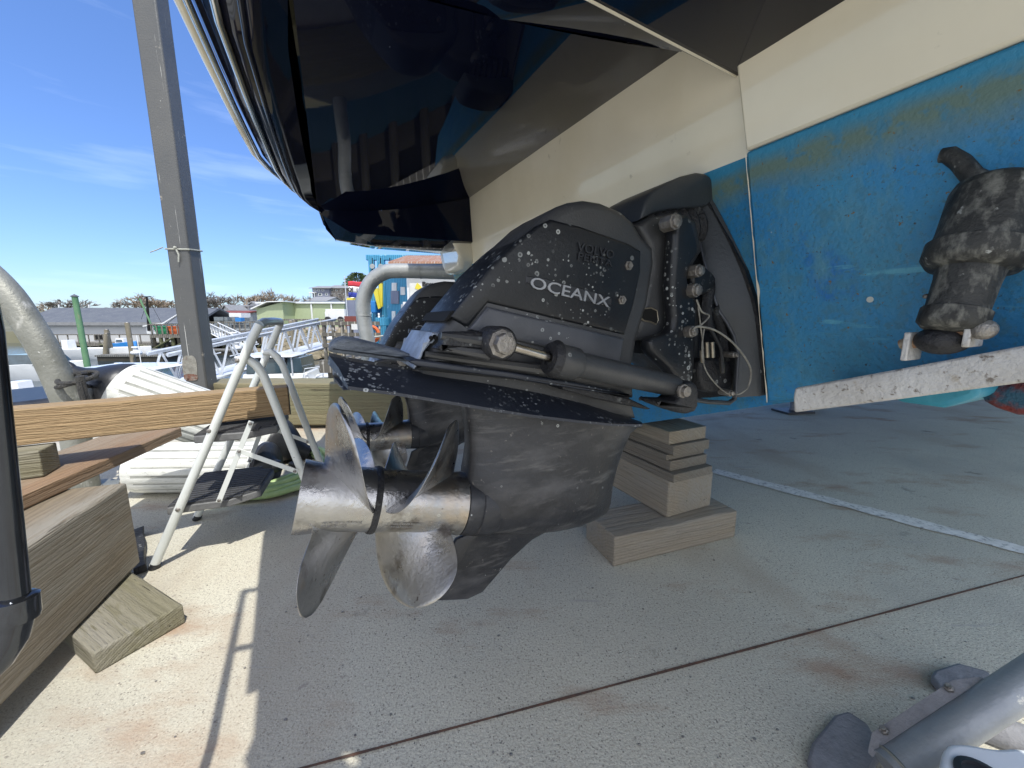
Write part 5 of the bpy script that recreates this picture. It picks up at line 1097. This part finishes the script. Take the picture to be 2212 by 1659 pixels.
# ---- houses and sheds across the water
t = house('large green metal shed with a pale cream side and white eaves', 562, 745, 697, 655, 650, 60, 14, 'greensheet', 'bwhite', name='shed')
mb = MB(); a, b = X_(556,57), X_(613,57); mb.prism([(a,57,Z_(700,57)),(b,57,Z_(700,57)),(b,57,Z_(655,57)),((a+b)/2+2,57,Z_(652,57)),(a,57,Z_(668,57))], (0,3,0)); mb.build('gable_end', 'greensheet', t, smooth=0)
MB().prism([(a-.5,56.5,Z_(669,57)),((a+b)/2,56.5,Z_(653,57)),(b+.5,56.5,Z_(652,57)),(b+.5,56.5,Z_(650,57)),((a+b)/2,56.5,Z_(651,57)),(a-.5,56.5,Z_(666,57))], (0,4,0)).build('roof_edge', 'bwhite', t, smooth=0)
for x in (619,673,716): mb = MB(); box_px(mb, x, 656, x+3, 697, 59.8, .15); mb.build('downpipe', 'bwhite', t, smooth=0)
mb = MB(); box_px(mb, 609, 668, 624, 697, 59.7, .2); mb.build('door', 'bwhite', t, smooth=0)
mb = MB(); box_px(mb, 704, 668, 745, 690, 55, 3); tl = T_('truck', 'white box truck parked before the green shed', 'truck', 722, 690, 55); mb.build('box_body', 'bwhite', tl, smooth=0, bevel=.05); mb = MB(); box_px(mb, 702, 674, 709, 690, 54.7, 2.5); mb.build('cab', 'bwhite', tl, bevel=.1)
for x in (707,735): MB().lathe(at_Y(x,690,54.6), (0,1,0), [(0,0),(0,.4),(.3,.4),(.3,0)], 14).build('wheel', 'rubber', tl)
house('white three-storey house with rows of windows', 495, 541, 690, 662, 659, 75, 10, 'wwhite', 'roofg', 'x', [(500,665,508,672),(512,665,520,672),(525,665,533,672),(500,676,508,683),(512,676,520,683),(525,676,533,683),(535,676,539,683)])
house('grey gabled house right of the white three-storey house', 536, 562, 690, 664, 653, 78, 12, 'wwhite', 'roofg', 'y', [(541,668,546,674),(551,668,556,674),(541,678,546,684),(551,678,556,684)])
house('small white gabled house, left of the three-storey house', 483, 497, 688, 672, 660, 70, 10, 'wwhite', 'roofg', 'y', [(487,674,492,680)])
house('low building with a dull red roof behind the traps', 426, 500, 700, 684, 672, 62, 12, 'wwhite', 'roofr', 'x', [(430,688,436,694)])
house('white gabled house behind the red roof', 424, 456, 690, 675, 666, 85, 12, 'wwhite', 'roofg', 'y', [(436,676,442,682)])
house('orange-gabled house among the bare trees', 468, 482, 685, 674, 668, 90, 8, 'orange', 'roofr', 'y')
hh = house('dark blue double house with white trim on the hill, left half', 680, 716, 641, 623, 616, 170, 14, 'slate', 'roofg', 'x', [(683,625,688,629),(691,625,696,629),(700,625,705,629),(683,633,688,638),(692,633,700,639),(707,633,712,638)], ov=1.0)
house('taupe double house with white balconies on the hill, right half', 717, 757, 641, 623, 614, 172, 14, 'bark2', 'roofg', 'x', [(720,625,725,629),(729,625,734,629),(739,625,744,629),(720,633,728,639),(733,633,740,639),(746,633,752,638)], ov=1.0)
mb = MB(); box_px(mb, 672, 631, 684, 633, 168, 4); 
for x in (673,678,683): box_px(mb, x, 633, x+.8, 642, 168, .3)
mb.build('porch', 'bwhite', hh, smooth=0)
house('house with a broad grey hipped roof, below the hill houses', 664, 708, 654, 651, 640, 110, 12, 'wwhite', 'roofg', 'x')
tag(MB().tube([at_Y(1106,691,400)*0+at_Y(640,690,62), at_Y(648,600,62)*0+at_Y(640,652,62)], .06, 5).build('flag_pole', 'bwhite', None, at_Y(640,690,62)), 'thin white pole before the green shed', 'pole')
# ---- trees
def bare_tree(label, x, ytop, Y, wpx, m='bark', seed=0, ybase=690, grp='bare trees on the far shore'):
    rr = random.Random(seed); b0 = at_Y(x, ybase, Y); Ht = Z_(ytop-7, Y)-b0.z; Wd2 = wpx/831*Y/2
    t = thing('bare_tree', label, 'tree', b0, grp); tk = MB(); tw = MB()
    tips = []
    def grow(p, d_, ln, r, lv):
        q = p+d_*ln
        if lv <= 1: tk.tube([p, q], [r, r*.7], 5)
        else:
            s_ = d_.cross(Vector((rr.random()-.5,rr.random()-.5,rr.random()-.5))).normalized()*r; tw.add([p-s_, p+s_, q+s_*.5, q-s_*.5], [(0,1,2,3)])
        if lv >= 4: return
        for k in range(rr.randint(3, 5) if lv < 4 else 3):
            a = rr.uniform(0, 6.283); sp_ = rr.uniform(.35, .85); s1 = d_.cross(ZZ+Vector((.01,0,0))).normalized(); s2 = d_.cross(s1)
            nd = (d_+ (s1*math.cos(a)+s2*math.sin(a))*sp_ + ZZ*.12).normalized(); grow(p.lerp(q, rr.uniform(.55,1)), nd, ln*rr.uniform(.62,.82), max(r*.60,.03), lv+1)
    grow(b0, ZZ, Ht*.30, .02*Ht+.05, 0)
    hi = sorted(v.z for v in tw.v)[int(len(tw.v)*.93)]; f = Ht/(hi-b0.z); wd_ = sorted(abs(v.x-b0.x) for v in tw.v)[int(len(tw.v)*.9)]; fx = Wd2/wd_
    for mbx in (tk, tw):
        for v in mbx.v: v.x = b0.x+(v.x-b0.x)*fx; v.y = b0.y+(v.y-b0.y)*fx; v.z = b0.z+(v.z-b0.z)*f
    tk.build('trunk', m, t, recalc=False); tw.build('crown', m, t, smooth=0, recalc=False)
specs = [(140,661,95,40,'bark2','bare grey tree left of the green pile'),(164,656,95,46,'bark2','rounded bare tree just left of the green pile'),(108,664,100,36,'bark','yellowish bare tree behind the leaning pipe'),
 (262,660,80,46,'bark2','spiky bare tree right of the fishing boat mast'),(290,655,82,50,'bark','brown bare tree behind the fishing boat boom'),(318,648,85,60,'bark','biggest bare tree left of the steel post'),(345,656,84,46,'bark','bare brown tree tucked beside the steel post'),(372,660,84,40,'bark','last bare tree before the steel post'),
 (440,662,96,40,'bark2','bare grey tree just right of the steel post'),(462,652,96,52,'bark2','tall fan-shaped bare tree above the white houses'),(487,645,100,56,'bark2','broadest grey bare tree over the three-storey house'),(515,652,100,48,'bark2','grey bare tree between the big grey and brown ones'),
 (549,648,100,50,'bark','brown bare tree left of the highest brown crown'),(580,626+16,105,60,'bark','highest brown bare tree, above the green shed'),(600,640,105,50,'bark','brown bare tree right of the highest one'),(622,648,110,50,'bark','bare tree at the slope of the brown group'),(648,655,110,40,'bark2','small bare tree below the hill houses'),(665,652,115,40,'bark2','bare tree nearest to the hill houses'),(738,636,130,30,'bark2','bare shrub in front of the taupe hill house'),(535,664,95,40,'bark2','low bare tree behind the grey gabled house')]
for i, (x, yt, Y, wp_, m, lb_) in enumerate(specs): bare_tree(lb_, x, yt, Y, wp_, m, i+11)
# brush and low woods line
mb = MB(); rr = random.Random(9)
for i in range(2600):
    x = rr.uniform(-130, 20); Y = rr.uniform(112, 128); z = rr.uniform(.5, 4.2)*rr.uniform(.5,1); s_ = rr.uniform(.2,.7); d_ = Vector((rr.uniform(-1,1),rr.uniform(-1,1),rr.uniform(-.3,1)))*s_; e_ = Vector((rr.uniform(-1,1),rr.uniform(-1,1),rr.uniform(-1,1)))*s_*.25
    p = Vector((x,Y,z+.5)); mb.add([p, p+d_, p+d_+e_], [(0,1,2)])
tag(mb.build('brushwood', 'bark', None, (-50,120,0), smooth=0, recalc=False), 'brown brushwood massed along the far shore below the trees', None, None, 'stuff')
# evergreen by the flag
t = T_('pine_tree', 'small windblown evergreen showing above the open flag', 'tree', 778, 650, 70); rr = random.Random(4); b0 = Vector((X_(775,70),70,Z_(660,70)))
MB().tube([b0, Vector((b0.x+.3,70,Z_(600,70)))], [.3,.1], 8).build('trunk', 'bark2', t); mb = MB()
for i in range(1500):
    a = rr.uniform(0,6.28); h = rr.random(); r = (2.3*(1-h)**.6+.3)*rr.random()**.5; p = Vector((b0.x+.3+math.cos(a)*r, 70+math.sin(a)*r, Z_(618,70)+(Z_(591,70)-Z_(618,70))*h)); d_ = Vector((math.cos(a),math.sin(a),.25))*rr.uniform(.2,.55); e_ = Vector((rr.uniform(-1,1),rr.uniform(-1,1),rr.uniform(-1,1)))*.12
    mb.add([p, p+d_, p+d_+e_, p+e_], [(0,1,2,3)])
mb.build('crown', 'needle', t, smooth=0, recalc=False)
# ---- right: fuel dock wharf with blue buildings
YW = 12.0
mb = MB(); mb.box((X_(742,YW)-.1,YW-1.5,-.55),(11,0,0),(0,12,0),(0,0,.35)); 
wf = T_('wharf', 'grey plank wharf carrying the blue building, right of the pipe loop', 'wharf', 820, 770, YW); mb.build('deck', 'wood_grey', wf, smooth=0)
for k in range(9):
    for row in (0,1): x = X_(742,YW)+.2+k*.9; MB().tube([(x,YW-1.4+row*2,WZ-.5),(x,YW-1.4+row*2,-.54)], .13, 8).build('pile', 'piledark', wf)
MB().box((X_(742,YW),YW-1.1,WZ-.4),(11,0,0),(0,.2,0),(0,0,-.56-WZ+.4)).build('dark_backing', 'piledark', wf, smooth=0)
for k in range(6): x = X_(744,YW)+.25*k; MB().box((x,YW-1.45,-.2),(.07,0,0),(0,.07,0),(0,0,1.05)).build('fence_post', 'wood_grey', wf, smooth=0)
for zz in (.2,.5,.8): MB().box((X_(742,YW),YW-1.47,zz-.05),(1.6,0,0),(0,.03,0),(0,0,.10)).build('fence_rail', 'wood_grey', wf, smooth=0)
mb = MB(); box_px(mb, 744, 683, 772, 704, YW-.9, .8); tag(mb.build('dock_box', 'roofr', None, (X_(758,YW-.9),YW-.9,-.2), smooth=0), 'dull red box roof behind the little dock fence', 'box')
mb = MB(); box_px(mb, 758, 700, 771, 712, YW-1.5, .03); sg = mb.build('notice_sign', 'signwhite', None, (X_(765,YW-1.5),YW-1.5,.1), smooth=0); tag(sg, 'small white notice board on the dock fence', 'sign')
o = MB().tube([at_Y(805,722,YW-1.2)+Vector((math.cos(q)*.16,0,math.sin(q)*.20)) for q in [2*math.pi*k/20 for k in range(21)]], .05, 8).build('life_ring', 'orange', None, at_Y(805,735,YW-1.2)); tag(o, 'orange life ring beside the pale pipe loop', 'life ring')
tag(MB().tube(arc(at_Y(800,728,YW-1.6), at_Y(850,728,YW-1.6), at_Y(885,700,YW-1.6), 10), .03, 6).build('dock_line', 'cord', None, at_Y(800,730,YW-1.6)), 'pale rope slung between the pipe loop and the blue building', 'rope')
# blue building: angled wall plus front
YBB = 14.0
bb = T_('blue_building', 'bright blue dockside building with white corner, windows, boards and a yacht sign', 'building', 870, 740, YBB)
xa, xb, xc = X_(838,YBB+1.5), X_(884,YBB), X_(1200,YBB); zb0, zt0 = Z_(755,YBB), Z_(568,YBB)
wl = MB(); wl.prism([(xa,YBB+1.5,zb0),(xb,YBB,zb0),(xb,YBB,zt0),(xa,YBB+1.5,zt0-.1)], (0,3,0)); wl.prism([(xb,YBB,zb0),(xc,YBB,zb0),(xc,YBB,zt0),(xb,YBB,zt0)], (0,3.0,0)); wl.build('wall', 'bluewall', bb, smooth=0)
mb = MB(); box_px(mb, 882, 590, 888, 735, YBB-.08, .1); mb.build('corner_board', 'bwhite', bb, smooth=0)
mb = MB(); box_px(mb, 888, 645, 1100, 735, YBB-.04, .06); mb.build('lower_front', 'cyanwall', bb, smooth=0)
r_ = MB(); y0 = YBB-.4; r_.prism([(X_(852,YBB),y0,Z_(573,YBB)),(xc,y0,Z_(573,YBB)),(xc,y0+2.6,Z_(556,YBB)+.35),(X_(849,YBB),y0+2.6,Z_(556,YBB)+.35)], (0,.02,.07)); r_.build('tin_roof', 'rustroof', bb, smooth=0)
win(bb, 896, 648, 925, 672, YBB-.05); win(bb, 872, 652, 882, 695, YBB); 
def slant(x0, y0, x1, y1, nm, m, par, th=.03):   # panel on the slanted wall
    n_ = Vector(((YBB-(YBB+1.5)), -(xb-xa), 0)).normalized(); n_ = n_ if n_.y < 0 else -n_; d_ = n_.dot(Vector((xb,YBB,0)))+th
    P4 = [on(x0,y0,n_,d_), on(x1,y0,n_,d_), on(x1,y1,n_,d_), on(x0,y1,n_,d_)]; MB().prism(P4, -n_*(th-.004)).build(nm, m, par, smooth=0); return n_, d_
slant(846,611,856,628,'notice_board','signwhite',bb); slant(865,620,874,637,'notice_board','signwhite',bb); slant(845,612,861,655,'notice_board','galv',bb,.02) if False else None
slant(844,628,860,656,'notice_board','slate',bb,.05); slant(866,657,873,700,'door','bwhite',bb); slant(846,672,853,708,'door','bwhite',bb); slant(861,672,866,712,'drain_pipe','bluewall',bb,.06)
def sign_text(body, x, y, x2, hpx, Y, m, name, par, bold=0, font=None):
    a = at_Y(x, y, Y); b = at_Y(x2, y, Y); mb = text_mb(body, hpx/831*Y*1.0/.72, (1,0,0), (0,0,1), a, .006, 1, bold); xs = max((v-a).x for v in mb.v); s_ = (b.x-a.x)/xs
    for v in mb.v: v.x = a.x+(v.x-a.x)*s_
    return mb.build(name, m, par, smooth=0)
mb = MB(); box_px(mb, 888, 600, 985, 641, YBB-.14, .05); sgn = mb.build('yacht_sign', 'signwhite', bb, smooth=0)
YS = YBB-.155
sign_text('Brown', 912, 618, 952, 9, YS, 'ink', 'lettering', sgn, .012); sign_text('YACHT', 913, 628, 945, 5, YS, 'ink', 'lettering', sgn, .004); sign_text('MARINE', 895, 638, 945, 7, YS, 'ink', 'lettering', sgn, .004)
o4 = [at_Y(*p, YS) for p in [(896,623),(898,617),(901,611),(904,613),(908,617),(911,621),(911,625),(904,626)]]; MB().prism(o4, (0,.012,0)).build('emblem', 'yellow', sgn, smooth=0)
# crane frame with hoists above, left of the roof
YC = 17; cr_ = T_('travel_lift', 'blue boat hoist frame with pulleys and yellow slings by the blue building', 'boat hoist', 820, 740, YC)
MB().cbox(((X_(805,YC)+X_(815,YC))/2, YC, (Z_(560,YC)-.3)/2), .22, .22, Z_(560,YC)+.6, 0).build('frame_leg', 'bluewall', cr_, bevel=.02)
MB().cbox((X_(830,YC), YC, (Z_(560,YC)-.3)/2), .30, .25, Z_(560,YC)+.6, 0).build('frame_leg', 'bluewall', cr_, bevel=.02)
mb = MB(); a, b = X_(800,YC), X_(1000,YC); mb.box((a,YC-.1,Z_(560,YC)-.05),(b-a,0,0),(0,.2,0),(0,0,.22)); mb.build('top_beam', 'bluewall', cr_, bevel=.02)
for x in (804,822,842):
    MB().tube([at_Y(x,557,YC-.2), at_Y(x,585,YC-.2)], .02, 6).build('hoist_cable', 'hole', cr_); MB().lathe(at_Y(x,575,YC-.25), (0,1,0), [(0,0),(0,.10),(.06,.10),(.06,0)], 14).build('pulley', 'galv', cr_)
    MB().cbox(at_Y(x,590,YC-.2), .10, .08, .18).build('hook_block', 'bolt', cr_, bevel=.02)
MB().prism([at_Y(806,628,YC-.6), at_Y(815,622,YC-.6), at_Y(822,665,YC-.6), at_Y(817,668,YC-.6)], (0,.12,0)).build('sling', 'yellow', cr_, smooth=0); MB().prism([at_Y(818,610,YC-.5), at_Y(826,610,YC-.5), at_Y(826,662,YC-.5), at_Y(818,664,YC-.5)], (0,.1,0)).build('sling', 'yellow', cr_, smooth=0)
mb = MB(); box_px(mb, 802, 650, 812, 676, YC-.7, .6); mb.build('engine_box', 'blueb', cr_, smooth=0, bevel=.03); mb = MB(); box_px(mb, 811, 686, 832, 704, YC-2, .6); mb.build('step_box', 'bluewall', cr_, smooth=0, bevel=.02)
tk2 = T_('storage_tank', 'grey upright tank behind the pale pipe loop', 'tank', 765, 720, 15); MB().tube([(X_(765,15),15,-.5),(X_(765,15),15,Z_(645,15))], .27, 18).build('tank_body', 'slate', tk2); MB().lathe((X_(765,15),15,Z_(645,15)), ZZ, [(0,.28),(.05,.25),(.10,.1),(.1,0)], 18).build('lid', 'galv', tk2)
pk = T_('pickup_truck', 'white vehicle parked behind the pipe loop, beside the blue building', 'truck', 825, 705, 22); mb = MB(); box_px(mb, 796, 683, 833, 695, 22, 1.6); box_px(mb, 800, 675, 822, 683, 22.1, 1.4); mb.build('body', 'bwhite', pk, bevel=.06); mb = MB(); box_px(mb, 802, 677, 810, 683, 21.95, .1); mb.build('side_window', 'glassd', pk, smooth=0)
for x in (801,828): MB().lathe(at_Y(x,695,21.9), (0,1,0), [(0,0),(0,.28),(.25,.28),(.25,0)], 14).build('wheel', 'rubber', pk)
bx_ = T_('deck_box', 'grey chest standing on the wharf planks under the rope', 'chest', 848, 735, YW-.6); mb = MB(); box_px(mb, 834, 716, 866, 733, YW-.8, .6); mb.build('chest_body', 'galv', bx_, smooth=0, bevel=.02); mb = MB(); box_px(mb, 833, 713, 867, 716, YW-.82, .64); mb.build('chest_lid', 'pad', bx_, smooth=0)
# OPEN flag
YF = 13.5; fl = T_('open_flag', 'red, white and blue flag reading OPEN on a thin pole, partly behind the pipe loop', 'flag', 752, 700, YF)
MB().tube([(X_(751,YF),YF,-.3),(X_(751,YF),YF,Z_(596,YF))], .018, 8).build('flag_pole', 'alu', fl)
def fpt(x, y): p = at_Y(x, y, YF); p.y += .05*math.sin((x-751)*.28+y*.03); p.z += .015*math.sin((x-751)*.2); return p
def fstripe(y0, y1, m):
    mb = MB(); mb.loft([[fpt(752+x, y) for x in [4*k for k in range(10)]] for y in [y0+(y1-y0)*j/3 for j in range(4)]], False, False); g = mb.build('flag_stripe', m, fl, smooth=60); s = g.modifiers.new('s', 'SOLIDIFY'); s.thickness = .004
fstripe(608,619,'flagred'); fstripe(619.05,632,'flagwhite'); fstripe(632.05,643,'flagblue')
mb = text_mb('OPEN', 8.5/831*YF/.72, (1,0,0), (0,0,1), at_Y(754,630,YF-.02), .002, .8, .010)
fx0 = at_Y(754,630,YF).x
for v in mb.v: v.x = fx0+(v.x-fx0)*.78
for v in mb.v: v.y += .05*math.sin((1106+v.x/YF*820-751)*.28+18.8)-.02
mb.build('lettering', 'ink', fl, smooth=0)
mb = MB(); box_px(mb, 752, 643.5, 770, 648, YF, .03); mb.build('yellow_board', 'yellow', fl, smooth=0)
# riprap shore and granite wall under the far road
rr = random.Random(8); mb = MB()
for i in range(260):
    x = X_(rr.uniform(560,770), 32); Y = rr.uniform(30,36); z = WZ+.1+(Y-30)*.28+rr.uniform(-.1,.2); r = rr.uniform(.2,.55); p = Vector((x,Y,z)); k0 = len(mb.v); mb.sphere(p, r, 4, (rr.uniform(.8,1.5),1,rr.uniform(.6,.9)))
    for v in mb.v[k0:]: v += Vector((rr.uniform(-1,1),rr.uniform(-1,1),rr.uniform(-1,1)))*r*.16
tag(mb.build('riprap', 'rock', None, (X_(660,33),33,WZ), smooth=0), 'brown riprap boulders heaped along the far bank', None, None, 'stuff')
mb = MB(); a, b = X_(560,37), X_(790,37); mb.box((a,37,WZ-.5),(b-a,0,0),(0,16,0),(0,0,Z_(712,37)-WZ+.5)); o = mb.build('sea_wall', 'stone', None, (X_(660,37),37,WZ), smooth=0); tag(o, 'tan granite sea wall behind the riprap boulders', 'wall')
fn = T_('dock_fence', 'weathered wooden rail fence on top of the sea wall', 'fence', 660, 712, 37.2)
zt = Z_(712,37)
for k in range(16): x = a+(b-a)*k/15; MB().box((x,37.1,zt),(.14,0,0),(0,.14,0),(0,0,1.0)).build('fence_post', 'wood_grey', fn, smooth=0)
for dz in (.4,.85): MB().box((a,37.05,zt+dz),(b-a,0,0),(0,.05,0),(0,0,.14)).build('rail', 'wood_grey', fn, smooth=0)
